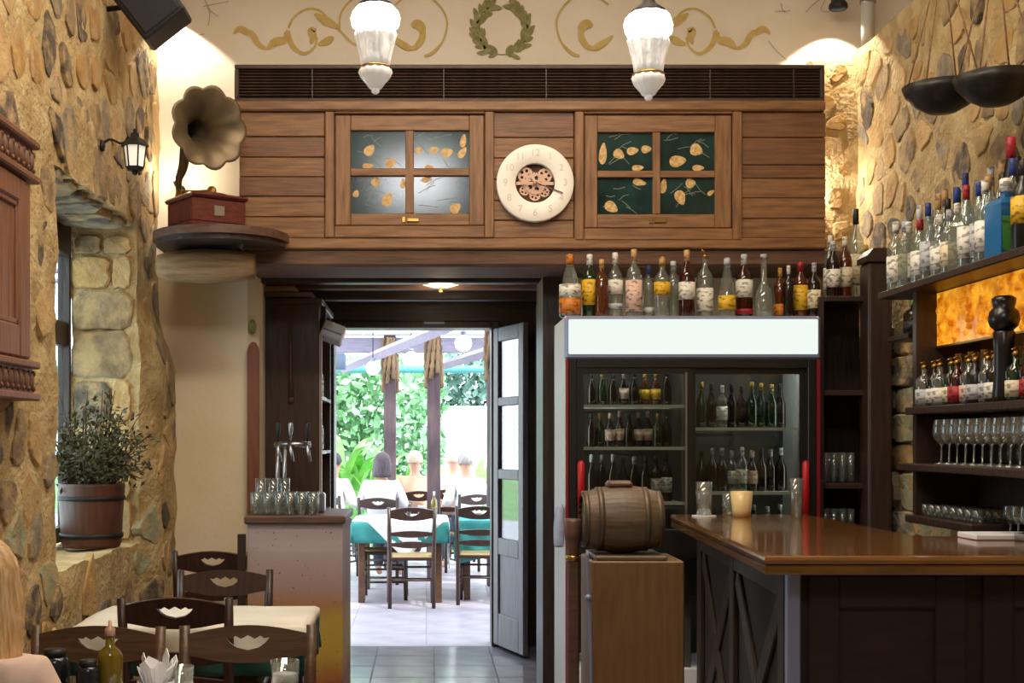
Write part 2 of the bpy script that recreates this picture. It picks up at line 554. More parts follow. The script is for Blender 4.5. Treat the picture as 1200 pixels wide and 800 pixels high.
def stone(poly, fr, parent, mat, shrink, h, rnd, f=None):
    """one wall stone: outline -> low dome standing proud of the mortar. fr(a,b,d) maps to world, d = out of the wall"""
    poly = round_poly(poly, 15, rnd)
    cx = sum(p[0] for p in poly) / len(poly); cy = sum(p[1] for p in poly) / len(poly)
    tilt = (rnd.uniform(-.05, .05), rnd.uniform(-.05, .05))
    poly = [(cx + (a - cx) * (1 + rnd.uniform(-.10, .07)), cy + (b - cy) * (1 + rnd.uniform(-.10, .07))) for a, b in poly]
    vs = []; n = len(poly)
    for k, d in ((1.0, -.03), (.97, h * .7), (.88, h)):
        for (a, b) in poly:
            aa = cx + (a - cx) * shrink * k; bb = cy + (b - cy) * shrink * k
            dd = d + (tilt[0] * (aa - cx) + tilt[1] * (bb - cy)) * (k < 1) + (rnd.uniform(-.15, .15) * h if k < 1 else 0)
            p = Vector(fr(aa, bb, dd))
            vs.append(f(p) if f else p)
    p = Vector(fr(cx, cy, h * rnd.uniform(.7, 1.3))); vs.append(f(p) if f else p)
    fs = []
    for r in range(2):
        for i in range(n):
            j = (i + 1) % n
            fs.append((r * n + i, r * n + j, (r + 1) * n + j, (r + 1) * n + i))
    fs += [(2 * n + i, 2 * n + (i + 1) % n, 3 * n) for i in range(n)]
    mb = MB().add(vs, fs, 0, False)
    return mb.build('stone', mat, parent)

def pick(rnd, w):
    return rnd.choices(range(len(w)), weights=w)[0]

# left wall, with a deep window niche
NY0, NY1, NZ0, NZ1, NX = 5.42, 6.93, 0.94, 2.66, -1.93
def bulge(p):           # the foot of the wall steps out towards its far end
    t = min(max((p.y - 6.9) / .2, 0), 1) * min(max((2.25 - p.z) / .35, 0), 1)
    return Vector((p.x + .10 * t, p.y, p.z)) if p.x > -1.75 else p
mb = MB()
Y0W = -2.6
for (a0, a1, b0, b1) in ((3.9, NY0, 0, 4.4), (NY1, YB, 0, 4.4), (NY0, NY1, 0, NZ0), (NY0, NY1, NZ1, 4.4)):
    patch(mb, (XL, a0, b0), (0, a1 - a0, 0), (0, 0, b1 - b0), f=bulge)
patch(mb, (XL, Y0W, 0), (0, 3.9 - Y0W, 0), (0, 0, 4.4), step=.3)
patch(mb, (XL, NY1, NZ0), (NX - XL, 0, 0), (0, 0, NZ1 - NZ0), f=bulge)      # far jamb
patch(mb, (XL, NY0, NZ0), (NX - .1 - XL, 0, 0), (0, 0, NZ1 - NZ0))                # near jamb
patch(mb, (XL, NY0, NZ0), (NX - .1 - XL, 0, 0), (0, NY1 - NY0, 0))                # sill
patch(mb, (XL, NY0, NZ1), (NX - .1 - XL, 0, 0), (0, NY1 - NY0, 0))                # soffit
mb.box(XL - .08, -2.2, Y0W, NY0 - .03, 0, 4.4); mb.box(XL - .08, -1.925, NY1 + .03, YB, 0, 4.4)
mb.box(XL - .08, -2.2, NY0 - .03, NY1 + .03, 0, NZ0 - .03); mb.box(XL - .08, -2.2, NY0 - .03, NY1 + .03, NZ1 + .03, 4.4)
wall_left = struct(mb.build('wall_left', M['mortar']), 'rough ochre stone wall with window niche', 'wall')
rnd = random.Random(11)
frL = lambda a, b, d: (XL + d, a, b)
for c in voronoi((4.45, 7.44, .25, 4.15), .235, .48, 5, 1.0, [(NY0 - .08, NY1 + .08, NZ0 - .10, NZ1 + .07)]):
    ay = sum(p[0] for p in c) / len(c); az = sum(p[1] for p in c) / len(c)
    if ay < 5.2 and 1.66 < az < 2.7: continue
    k = pick(rnd, (1.8, 2.6, 1.8, 2.2, 1.6, 0)) if az > 1.6 else pick(rnd, (.9, 2, 2.4, 2, .8, .6))
    c = [(min(max(a, 3.0), YB - .03), b) for a, b in c]
    stone(c, frL, wall_left, STONES[k], rnd.uniform(.6, .97), rnd.uniform(.004, .014), rnd, bulge)
# squared blocks up the far jamb, rough lintel stones over the niche
z = NZ0 + .02
while z < NZ1 - .12:
    h = rnd.uniform(.17, .30); h = min(h, NZ1 - .04 - z)
    cut = rnd.choice((None, None, .5, .62))
    xs = [(NX + .02, XL - .03)] if cut is None else [(NX + .02, NX + (XL - NX) * cut - .01), (NX + (XL - NX) * cut + .01, XL - .03)]
    for (a, b) in xs:
        q = .012
        stone([(a, z), (a + q, z - .0), (b, z), (b, z + h - .02), (a, z + h - .02)], lambda u, v, d: (u, NY1 - d, v), wall_left, STONES[pick(rnd, (.5, 2.4, 1.5, 2.2, 1.2, 0))], 1.06, rnd.uniform(.015, .03), rnd)
    z += h
for k in range(6):
    a = NY0 + .12 + k * .24
    stone([(a - .13, NX), (a + .11, NX), (a + .13, XL - .02), (a - .11, XL - .02)], lambda u, v, d: (v, u, NZ1 - d), wall_left, STONES[pick(rnd, (2, 1, 2, 0, 0, 0))], .98, .035, rnd)

# window in the niche
wz0, wz1 = NZ0 + .02, NZ1 + .03
win = MB()
for (a0, a1, b0, b1) in ((NY0 + .02, NY1 - .01, wz1 - .20, wz1), (NY0 + .02, NY1 - .01, wz0, wz0 + .08), (NY0 + .02, NY0 + .10, wz0, wz1), (NY1 - .035, NY1 - .01, wz0, wz1), (6.10, 6.20, wz0, wz1)):
    win.box(NX - .06, NX + .01, a0, a1, b0, b1, c=.006)
window_1 = struct(win.build('window_1', M['dark']), 'dark framed window deep in the stone niche', 'window')
for (a0, a1) in ((NY0 + .10, 6.10), (6.20, NY1 - .035)):
    MB().box(NX - .035, NX - .028, a0, a1, wz0 + .08, wz1 - .20).build('pane', M['pglass'], window_1)
    MB().box(NX - .05, NX - .005, a0, a1, 2.00, 2.13, c=.005).build('glazing_bar', M['dark'], window_1)

# right wall (stone, set-back plaster above it)
TOPR = 3.75
mb = MB()
patch(mb, (XR, 4.2, 0), (0, YB - 4.2, 0), (0, 0, TOPR))
patch(mb, (XR, Y0W, 0), (0, 4.2 - Y0W, 0), (0, 0, TOPR), step=.3)
patch(mb, (XR, Y0W, TOPR), (.5, 0, 0), (0, YB - Y0W, 0), step=.1)
patch(mb, (2.22, YB - .06, 1.9), (XR - 2.22, 0, 0), (0, 0, TOPR - .05 - 1.9))
patch(mb, (2.22, YB - .06, TOPR - .05), (XR - 2.22, 0, 0), (0, .06, 0), nv=1)
mb.box(XR + .06, XR + .5, Y0W, YB, 0, TOPR - .06)
wall_right = struct(mb.build('wall_right', M['mortar']), 'ochre rubble stone wall above the bar shelves', 'wall')
rnd = random.Random(5)
frR = lambda a, b, d: (XR - d, a, b)
for c in voronoi((4.40, 7.42, 2.16, 3.72), .195, .52, 9):
    k = pick(rnd, (1.4, 2.8, 1.4, 2.0, 2.0, 0))
    c = [(min(a, YB - .07), min(b, TOPR - .02)) for a, b in c]
    stone(c, frR, wall_right, STONES[k], rnd.uniform(.55, .95), rnd.uniform(.003, .012), rnd)
z = .85
while z < 2.1:                                          # coursed stones beside the bar shelves
    h = rnd.uniform(.13, .21); a = 6.05
    while a < 7.3:
        w = rnd.uniform(.28, .48)
        stone([(a, z), (a + w - .02, z + rnd.uniform(-.01, .01)), (a + w - .02, z + h - .02), (a + w * .5, z + h - .01), (a, z + h - .02)], frR, wall_right,
              STONES[pick(rnd, (0, .6, .8, .8, .6, 3))], 1.05, rnd.uniform(.02, .045), rnd)
        a += w
    z += h
for c in voronoi((2.26, 2.47, 2.2, 3.64), .15, .4, 13):
    stone([(min(max(a, 2.24), XR - .02), b) for a, b in c], lambda a, b, d: (a, YB - .06 - d, b), wall_right, STONES[pick(rnd, (.3, .6, 1, 3, 2, 0))], rnd.uniform(.5, .8), .015, rnd)
struct(MB().box(2.95, 3.1, Y0W, YB, TOPR - .1, 4.5).build('wall_upper', M['plaster']), 'cream plaster wall above the stone', 'wall')

# back wall: cream plaster, open to the passage between the pier and the fridge
mb = MB()
mb.box(-2.0, 3.1, YB, YB + .35, 2.52, 4.5)
mb.box(-2.0, -1.05, YB, YB + .35, 0, 2.53, mi=1)
mb.box(.72, 3.1, YB, YB + .35, 0, 2.53, mi=1)
wall_back = struct(mb.build('wall_back', [M['plaster'], M['plaster_tan']]), 'cream plaster back wall with painted scrolls', 'wall')
MB().prism([(-1.05, YB), (-.99, YB + .06), (-.99, YB + .35), (-1.05, YB + .35)], 0, 2.52, 'xy').build('pier_edge', M['plaster_tan'], wall_back)
struct(MB().box(-2.2, 3.1, Y0W, YB + .35, 4.42, 4.55).build('ceiling', M['plaster']), 'cream plaster ceiling', 'ceiling')
struct(MB().box(-2.2, 3.1, Y0W - .15, Y0W, 0, 4.5).build('wall_front', M['plaster_tan']), 'plaster wall behind the dining room', 'wall')

# painted scrolls, wreath and twigs on the back wall (flat paint)
def ribbon(mb, pts, w, Y=YB - .004, mirror=None, n=7):
    P = catmull([Vector((a, b)) for a, b in pts], n)
    s = FPX / YB
    vs = []; fs = []
    for i, p in enumerate(P):
        t = i / (len(P) - 1)
        d = P[min(i + 1, len(P) - 1)] - P[max(i - 1, 0)]; d.normalize()
        ww = w(t) if callable(w) else w
        for sg in (-1, 1):
            q = p + Vector((-d.y, d.x)) * sg * ww
            X = q.x if mirror is None else 2 * mirror - q.x
            vs.append(((X - 500) / s, Y, EYE + (515 - q.y) / s))
    for i in range(len(P) - 1):
        fs.append((2 * i, 2 * i + 1, 2 * i + 3, 2 * i + 2))
    mb.add(vs, fs)
STRK = [([(338, 33), (345, 20), (360, 11), (375, 13), (388, 26), (400, 38), (412, 50), (424, 55)], lambda t: 1.4),
        ([(275, 37), (284, 36), (295, 40), (303, 52), (315, 57), (328, 50), (337, 35)], lambda t: 1 + 2.6 * sin(pi * min(1, t * 1.3)) ** 2),
        ([(336, 37), (343, 54), (356, 63), (368, 56), (372, 44)], lambda t: 1 + 2.8 * (1 - t) ** 1.5),
        ([(274, 40), (281, 34), (289, 38), (296, 42)], lambda t: 1 + 3.0 * sin(pi * t)),
        ([(312, 58), (320, 50), (333, 47), (336, 40)], lambda t: .6 + 4.5 * sin(pi * t) ** 2),
        ([(364, 52), (367, 44), (365, 36), (371, 35)], lambda t: .6 + 4.2 * sin(pi * t)),
        ([(372, 52), (380, 50), (388, 46), (391, 47)], lambda t: .6 + 3.8 * sin(pi * t)),
        ([(369, 16), (378, 22), (388, 28), (398, 33)], lambda t: .6 + 4.5 * sin(pi * t)),
        ([(398, 35), (399, 18), (408, 4), (424, -6), (444, -10)], lambda t: 1.2),
        ([(463, 6), (478, -4), (500, -4), (516, 8), (524, 26), (519, 48), (507, 62), (497, 66)], lambda t: 1.1 + 3.6 * max(0, t - .75) * 4 * (1 - t) * 4),
        ([(463, 46), (474, 54), (486, 56), (494, 46), (495, 36), (489, 30), (484, 33)], lambda t: 1.2 + 2.6 * sin(pi * t) ** 3),
        ([(482, 30), (488, 28), (494, 33), (495, 42)], lambda t: 1 + 4.6 * sin(pi * t)),
        ([(458, 42), (468, 50), (478, 56), (484, 58)], lambda t: .6 + 3.4 * sin(pi * t))]
for mir, lab in ((None, 'a'), (588, 'b')):
    mb = MB()
    for q, (pts, w) in enumerate(STRK): ribbon(mb, pts, w, Y=YB - .003 - q * .0004, mirror=mir)
    mb.build('painted_scroll', M['ochre_paint'], wall_back)
mb = MB(); rnd = random.Random(3)
for sg in (-1, 1):
    for k in range(15):
        a = -pi / 2 + sg * (.18 + k * .175)
        r = 27 + rnd.uniform(-2, 2)
        bx, by = 588 + r * 1.05 * cos(a), 34 - r * sin(a) * 1.12
        for side in (-1, 1):
            ta = a + sg * (pi / 2) + side * rnd.uniform(.35, .8) * sg
            L = rnd.uniform(10, 15)
            ribbon(mb, [(bx, by), (bx + cos(ta) * L * .5, by - sin(ta) * L * .5), (bx + cos(ta) * L, by - sin(ta) * L)], lambda t: .4 + 2.5 * sin(pi * t), Y=YB - .003 - (k * 2 + side) * .0003, n=3)
    ribbon(mb, [(588 + 28.3 * cos(-pi / 2 + sg * t), 34 - 30.2 * sin(-pi / 2 + sg * t)) for t in [.1 * i for i in range(27)]], .7, n=2)
mb.build('painted_wreath', M['olive_paint'], wall_back)
mb = MB()
for pts in ([(240, 0), (246, 14), (244, 30)], [(238, 8), (252, 5), (268, 2)], [(205, 35), (225, 42), (240, 40)], [(243, 10), (256, 20)],
            [(968, -2), (962, 12), (972, 14)], [(915, 4), (918, 14), (926, 12)], [(900, 48), (912, 62), (926, 74)], [(944, 15), (952, 6), (966, -4)], [(908, 14), (920, 13)]):
    ribbon(mb, pts, .55, n=4)
mb.build('painted_twig', M['twig_paint'], wall_back)

# floor: a grey slab with tiles where the passage shows it, and the pale terrace outside
floor = struct(MB().box(-2.2, 3.1, Y0W, 9.30, -.1, -.006).build('floor', M['grout']), 'grey tiled floor of the passage and dining room', 'floor')
ta = MB().box(0, .396, 0, .396, -.012, 0, c=.003).mesh('tile')
for i in range(-3, 3):
    for j in range(5):
        o = obj('tile', ta, M['tile'], floor); o.location = (i * .4 + .05, 9.296 - (j + 1) * .4, rnd.uniform(-.0012, .0006))
mb = MB()
mb.box(-2.2, 3.1, Y0W, 7.28, -.008, -.0015); mb.build('dining_floor', M['tile'], floor)
terrace = struct(MB().box(-9, 9, 9.30, 26, -.1, -.006).build('ground', M['tile_out']), 'pale tiled terrace outside', 'terrace')
tb = MB().box(0, .596, 0, .596, -.012, 0, c=.003).mesh('tile')
for i in range(-3, 3):
    for j in range(9):
        o = obj('tile', tb, M['tile_out'], terrace); o.location = (i * .6, 9.304 + j * .6, rnd.uniform(-.0012, .0006))

# passage: side walls, beamed ceiling, outer wall with the doorway
mb = MB()
mb.box(-1.25, -1.10, YB + .35, 9.5, 0, 2.6)
struct(mb.build('wall_passage_left', M['cab']), 'dark timber wall of the passage', 'wall')
mb = MB(); mb.box(.80, .95, YB + .35, 9.5, 0, 2.6); mb.box(.675, .80, YB - .06, YB + .37, 0, 2.445, mi=1)
wpr = struct(mb.build('wall_passage_right', [M['dark'], M['dark']]), 'dark panelled wall of the passage beside the door', 'wall')
for (a0, a1, b0, b1) in ((7.62, 7.72, 0, 2.45), (8.30, 8.38, 0, 2.45), (8.95, 9.03, 0, 2.45), (7.72, 8.95, .03, .18), (7.72, 8.95, .95, 1.08), (7.72, 8.95, 2.32, 2.45)):
    MB().box(.765, .80, a0, a1, b0, b1, c=.008).build('stile', M['dark'], wpr)
pc = struct(MB().box(-1.25, .95, YB + .3, 9.5, 2.56, 2.66).build('ceiling_passage', M['dark_x']), 'dark boarded passage ceiling', 'ceiling')
for i, (yy, zz, m) in enumerate(((7.72, 2.44, 'dark_x'), (8.28, 2.47, 'beam'), (8.85, 2.46, 'dark_x'))):
    MB().box(-1.1, .80, yy - .06, yy + .06, zz, 2.56, c=.01).build('beam', M[m], pc)
mb = MB()
mb.box(-2.1, -.73, 9.30, 9.5, 0, 2.9); mb.box(.53, 3.4, 9.30, 9.5, 0, 2.9); mb.box(-.73, .53, 9.30, 9.5, 2.36, 2.9)
struct(mb.build('wall_outer', M['dark_x']), 'dark timber outer wall round the terrace doorway', 'wall')
mb = MB()
mb.box(-.73, -.67, 9.27, 9.52, 0, 2.36, c=.006); mb.box(.47, .53, 9.27, 9.52, 0, 2.36, c=.006); mb.box(-.67, .47, 9.27, 9.52, 2.31, 2.36, c=.006)
struct(mb.build('door_frame', M['dark']), 'dark frame of the terrace doorway', 'door frame')

# open door leaf of the doorway
dl = thing('door_1', 'tall grey-brown glazed door leaf standing open in the passage', 'door', (.50, 9.26, 0)); dl['kind'] = 'structure'
M['doorgrey'] = wood('grey_brown_door', '#4c4650', '#5f5862', 'z', rough=.45)
ang = math.atan2(-.52, .17)
T = Matrix.Translation((.50, 9.24, 0)) @ Matrix.Rotation(ang, 4, 'Z')
W = .56
for (a0, a1, b0, b1, n) in ((0, .09, .03, 2.30, 'stile'), (W - .09, W, .03, 2.30, 'stile'), (.09, W - .09, 2.20, 2.30, 'rail'), (.09, W - .09, .03, .26, 'rail'), (.09, W - .09, .68, .80, 'rail'), (.09, W - .09, 1.22, 1.29, 'rail'), (.09, W - .09, 1.74, 1.80, 'rail')):
    MB().box(a0, a1, -.02, .02, b0, b1, M=T, c=.005).build(n, M['doorgrey'], dl)
MB().box(.09, W - .09, -.008, .008, .26, .68, M=T).build('panel', M['doorgrey'], dl)
for (b0, b1) in ((.80, 1.22), (1.29, 1.74), (1.80, 2.20)):
    MB().box(.09, W - .09, -.003, .003, b0, b1, M=T).build('pane', M['pglass'], dl)

# heavy beam under the overhead cabinet
struct(MB().box(-1.0, 2.32, 6.99, 7.50, 2.445, 2.548, c=.015).build('trim_1', M['beam']), 'dark rough timber beam over the passage and fridge', 'beam')

# ------------------------------------------------------------------ overhead cabinet and grille
YF = 6.98
def fx(x): return (x - 500) * YF / FPX
def fz(y): return EYE + (515 - y) * YF / FPX
oc = thing('overhead_cabinet', 'long warm brown wooden overhead cabinet with two painted glass doors', 'cabinet', (fx(620), YF, fz(292)))
MB().box(fx(280), fx(968), YF + .03, YF + .36, fz(290), fz(119)).build('carcass', M['oak_d'], oc)
MB().box(fx(277), fx(966), YF - .03, YF + .03, fz(131), fz(119), c=.008).build('top_rail', M['oak'], oc)
MB().box(fx(280), fx(968), YF - .015, YF + .03, fz(292), fz(279), c=.008).build('bottom_rail', M['oak'], oc)
rnd = random.Random(2)
for (x0, x1, ys) in ((280, 381, (131, 160, 184, 207, 230, 254, 279)), (577, 673, (131, 161, 185, 210, 235, 258, 279)), (868, 968, (131, 161, 193, 209, 232, 256, 279))):
    for a, b in zip(ys[:-1], ys[1:]):
        m = rnd.choice(('oak', 'oak_d', 'oak'))
        MB().box(fx(x0) + .002, fx(x1) - .002, YF + rnd.uniform(-.003, .003), YF + .03, fz(b) + .0015, fz(a) - .0015, c=.004).build('plank', M[m], oc)
def cab_door(x0, x1, y0, y1, panes, leaves, seed):
    """outer frame x0..x1 y0..y1, sash inside it with four painted panes"""
    for (a, b, c, d, n, m) in ((x0, x0 + 11, 131, y1 + 14, 'frame_stile', 'oak_v'), (x1 - 11, x1, 131, y1 + 14, 'frame_stile', 'oak_v'), (x0 + 11, x1 - 11, y1, y1 + 14, 'frame_rail', 'oak'), (x0 + 11, x1 - 11, 131, y0, 'frame_rail', 'oak')):
        MB().box(fx(a), fx(b), YF - .02, YF + .03, fz(d), fz(c), c=.006).build(n, M[m], oc)
    (pa, pb, pc_, pd, r0, r1, r2, r3) = panes
    X0, X1 = x0 + 12, x1 - 12
    d = MB().box(fx(X0), fx(pa), YF - .005, YF + .025, fz(y1 - 1), fz(y0 + 1), c=.004).build('cabinet_door', M['oak_v'], oc)
    MB().box(fx(pd), fx(X1), YF - .005, YF + .025, fz(y1 - 1), fz(y0 + 1), c=.004).build('stile', M['oak_v'], d)
    MB().box(fx(pb), fx(pc_), YF - .005, YF + .025, fz(r3), fz(r0), c=.004).build('glazing_bar', M['oak_v'], d)
    for (a, b) in ((y0 + 1, r0), (r1, r2), (r3, y1 - 1)):
        MB().box(fx(pa), fx(pd), YF - .004, YF + .024, fz(b), fz(a), c=.004).build('rail', M['oak'], d)
    rr = random.Random(seed)
    for i, (xa, xb) in enumerate(((pa, pb), (pc_, pd))):
        for j, (ya, yb) in enumerate(((r0, r1), (r2, r3))):
            MB().box(fx(xa), fx(xb), YF + .016, YF + .022, fz(yb), fz(ya)).build('pane', M['pane'], d)
            Yp = YF + .0155
            for q, (u, v, L, an, wd) in enumerate(leaves[i][j]):
                cx_, cz_ = fx(xa + u), fz(ya + v)
                pts = []
                for k in range(14):
                    t = 2 * pi * k / 14
                    lx = cos(t) * L / 2; lz = sin(t) * wd / 2 * (1 - .35 * cos(t)) * (1 if abs(cos(t)) < .95 else .4)
                    qx = (lx * cos(an) - lz * sin(an)); qz = (lx * sin(an) + lz * cos(an))
                    X = min(max(cx_ + qx * YF / FPX, fx(xa)), fx(xb)); Z = min(max(cz_ + qz * YF / FPX, fz(yb)), fz(ya))
                    pts.append((X, Z))
                MB().add([(a, Yp - q * .0002, b) for a, b in pts], [tuple(range(14))]).build('painted_leaf', M['goldleaf'], d)
            mb = MB()
            for k in range(7):
                x_ = rr.uniform(xa + 4, xb - 18); y_ = rr.uniform(ya + 4, yb - 8); a_ = rr.uniform(-.9, .9); L = rr.uniform(10, 22)
                P = [(x_, y_), (x_ + L * .5 * cos(a_), y_ + L * .5 * sin(a_) + rr.uniform(-2, 2)), (x_ + L * cos(a_), y_ + L * sin(a_))]
                P = [(min(max(a, xa + 1), xb - 1), min(max(b, ya + 1), yb - 1)) for a, b in P]
                for A, B in zip(P[:-1], P[1:]):
                    dd = Vector((B[0] - A[0], B[1] - A[1])); nn = Vector((-dd.y, dd.x)).normalized() * .4 if dd.length > .01 else Vector((.4, 0))
                    mb.add([(fx(A[0] + nn.x), Yp + .0001, fz(A[1] + nn.y)), (fx(B[0] + nn.x), Yp + .0001, fz(B[1] + nn.y)), (fx(B[0] - nn.x), Yp + .0001, fz(B[1] - nn.y)), (fx(A[0] - nn.x), Yp + .0001, fz(A[1] - nn.y))], [(0, 1, 2, 3)])
            mb.build('painted_twig', M['vein'], d)['kind'] = 'stuff'
    cx_ = (pb + pc_) / 2
    lt = MB(); lt.box(fx(cx_ - 9), fx(cx_ - 5), YF - .014, YF - .004, fz(r3 + 11), fz(r3 + 4), c=.002); lt.box(fx(cx_ - 3), fx(cx_ + 11), YF - .016, YF - .004, fz(r3 + 10), fz(r3 + 6), c=.002)
    lt.build('latch', M['brass'], d)
# leaf: x, y in the pane, length, angle, width (photo pixels)
cab_door(381, 579, 134, 265, (411, 475, 485, 550, 153, 197, 206, 250),
         (([(22, 22, 15, .9, 11), (20, 41, 13, .1, 7), (47, 37, 14, .4, 10)], [(29, 6, 11, 1.2, 10), (6, 20, 9, 1.2, 7), (43, 27, 17, 1.2, 12), (61, 8, 12, 1.5, 6)]),
          ([(24, 22, 12, .2, 8), (39, 25, 14, .3, 11), (58, 11, 16, 1.4, 7), (57, 25, 15, 1.0, 8), (18, 42, 10, 0, 5), (6, 22, 9, .4, 7)], [(15, 4, 13, .1, 6), (49, 37, 14, .7, 11)])), 4)
cab_door(673, 869, 134, 268, (700, 765, 774, 838, 155, 200, 208, 251),
         (([(26, 25, 14, -.6, 11), (42, 21, 14, .2, 9), (58, 19, 12, .1, 9), (48, 41, 14, .1, 7), (7, 24, 26, 1.5, 9)], [(17, 34, 17, -.6, 12), (50, 5, 16, -.2, 8)]),
          ([(21, 33, 20, .15, 13), (43, 20, 15, -.4, 14), (45, 41, 14, 0, 7)], [(4, 9, 18, 1.4, 8), (24, 23, 18, -1.2, 12), (36, 6, 12, .1, 11), (60, 17, 10, .6, 5)])), 8)

gr = thing('ventilation_grille', 'long dark brown slatted ventilation grille above the overhead cabinet', 'grille', (fx(620), YF, fz(118)))
MB().box(fx(276), fx(965), YF + .06, YF + .30, fz(118), fz(78)).build('backing', M['black'], gr)
for (a, b, c, d) in ((275, 966, 76, 81), (275, 966, 115, 119), (275, 280, 81, 115), (961, 966, 81, 115)):
    MB().box(fx(a), fx(b), YF - .01, YF + .07, fz(d), fz(c), c=.004).build('frame', M['grille'], gr)
sl = MB().box(fx(280), fx(961), -.022, .022, -.0025, .0025, M=Matrix.Rotation(R(-28), 4, 'X')).mesh('slat')
for k in range(9):
    o = obj('slat', sl, M['grille'], gr); o.location = (0, YF + .025, fz(84.2 + k * 3.6))
for x in (366, 520, 640, 832, 930):
    MB().box(fx(x) - .003, fx(x) + .003, YF - .006, YF + .02, fz(115), fz(81)).build('upright', M['grille'], gr)

# ------------------------------------------------------------------ clock
cl = thing('wall_clock', 'round cream wall clock with open clockwork centre and faint numerals', 'clock', (fx(626), YF - .02, fz(216)))
cc = Matrix.Translation((fx(626.5), YF - .02, fz(216))) @ UPRIGHT
rO, rI = 45.2 * YF / FPX, 23 * YF / FPX
mb = MB(); mb.lathe([(rI, -.01), (rI, .023), (rI + .002, .0255), (rO - .006, .0255), (rO - .001, .022), (rO, .016), (rO, -.016), (rI, -.016)], 48, M=cc, caps=False)
mb.build('ring', M['cream'], cl)
MB().lathe([(rI, -.014), (rI, -.010), (0, -.010)], 32, M=cc).build('backplate', M['bronze'], cl)
def gear_ol(ro, ri, n):
    ol = []
    for k in range(n * 4):
        a = 2 * pi * k / (n * 4); r = ro if k % 4 in (1, 2) else ri
        ol.append((r * cos(a), r * sin(a)))
    return ol
def ring_ol(r, n=24, cx=0, cy=0): return [(cx + r * cos(2 * pi * k / n), cy + r * sin(2 * pi * k / n)) for k in range(n)]
for (gx, gy, r, dz, n) in ((0, 0, .062, .002, 28), (-.052, .048, .044, -.003, 20), (.054, .044, .042, -.003, 20), (0, -.062, .032, -.004, 16), (-.055, -.035, .03, -.004, 14), (.052, -.045, .028, -.004, 14)):
    holes = [ring_ol(r * .2, 8, r * .52 * cos(a), r * .52 * sin(a)) for a in [2 * pi * k / 5 for k in range(5)]]
    me = plate([gear_ol(r, r * .9, n)] + holes, .003, cc @ Matrix.Translation((gx, gy, dz)))
    obj('gear', me, M['rose'], cl)
MB().box(-rI * .95, rI * .95, -.008, .008, .004, .007, M=cc).build('bridge', M['rose'], cl)
for k in range(1, 13):
    a = pi / 2 - 2 * pi * k / 12; r = (rO + rI) / 2 + .004
    obj('numeral', text_mesh(str(k), .052, .002, cc @ Matrix.Translation((r * cos(a), r * sin(a), .0265))), M['numeral'], cl)
for (an, L, w, n) in ((-.36, .158, .006, 'hour_hand'), (pi - .02, .095, .006, 'minute_hand')):
    MB().box(-.02, L, -w / 2, w / 2, .031, .034, M=cc @ Matrix.Rotation(an, 4, 'Z')).build(n, M['rose'] if n[0] == 'm' else M['bronze'], cl)
MB().lathe([(.010, .0), (.010, .036), (0, .038)], 12, M=cc).build('arbor', M['rose'], cl)

# ------------------------------------------------------------------ pendant lamps
M['lampglass'] = emitter('lit_opal_glass', '#fff4e4', 11.0)
M['lampmid'] = pm('lit_fluted_glass', '#b9bcbc', '#ffffff', scale=34, rough=.2, emit='#fff6ea', estr=.30, stretch=(1, 1, .30), bump=.9)
M['lampglass2'] = pm('lit_pressed_glass', '#e8ecec', rough=.15, emit='#fff6ea', estr=.18)
def pendant(name, label, X, Y, zb):
    t = thing(name, label, 'lamp', (X, Y, zb), 'glass pendant lamps hanging before the back wall')
    k = 1 / 326.0       # metres per photo pixel at this distance
    up = [(26, 78), (27.5, 83), (28, 89), (26, 96), (22, 101), (18, 103)]
    mid = [(16, 32), (17, 40), (19, 50), (21.5, 60), (23, 66), (24, 70), (22, 75), (26, 78)]
    mb = MB(); mb.lathe([(r * k, z * k) for r, z in mid[5:] + up[1:]], 40, (X, Y, zb), ribs=10, ramp=.035)
    mb.build('shade', M['lampglass'], t)
    mb = MB(); mb.lathe([(r * k, z * k) for r, z in mid[:6]], 60, (X, Y, zb), ribs=12, ramp=.07)
    mb.build('fluted_shade', M['lampmid'], t)
    mb = MB(); mb.lathe([(0, 6 * k), (7 * k, 6 * k), (11 * k, 12 * k), (17 * k, 19 * k), (19.5 * k, 25 * k), (18 * k, 29.5 * k)], 40, (X, Y, zb), ribs=12, ramp=.04)
    mb.build('lower_bowl', M['lampglass2'], t)
    mb = MB(); mb.ball((X, Y, zb + 3.5 * k), (5 * k, 5 * k, 4 * k)); mb.build('finial', M['lampglass2'], t)
    mb = MB(); mb.lathe([(18.5 * k, 29 * k), (19.5 * k, 30.5 * k), (17 * k, 32.5 * k)], 32, (X, Y, zb)); mb.build('band', M['brass'], t)
    mb = MB(); mb.lathe([(21 * k, 101.5 * k), (20 * k, 105 * k), (9 * k, 113 * k), (5 * k, 124 * k), (3 * k, 136 * k)], 24, (X, Y, zb)); mb.build('cap', M['iron'], t)
    MB().tube([(X, Y, zb + 134 * k), (X, Y, 4.42)], .006, 6).build('rod', M['iron'], t)
    MB().lathe([(.05, 4.395), (.05, 4.415), (.02, 4.42)], 20, (X, Y, 0)).build('ceiling_rose', M['iron'], t)
pendant('pendant_lamp', 'lit white glass pendant lamp nearer the gramophone', -.184, 4.60, 2.742)
pendant('pendant_lamp', 'lit white glass pendant lamp hanging before the right cabinet door', .797, 4.60, 2.718)

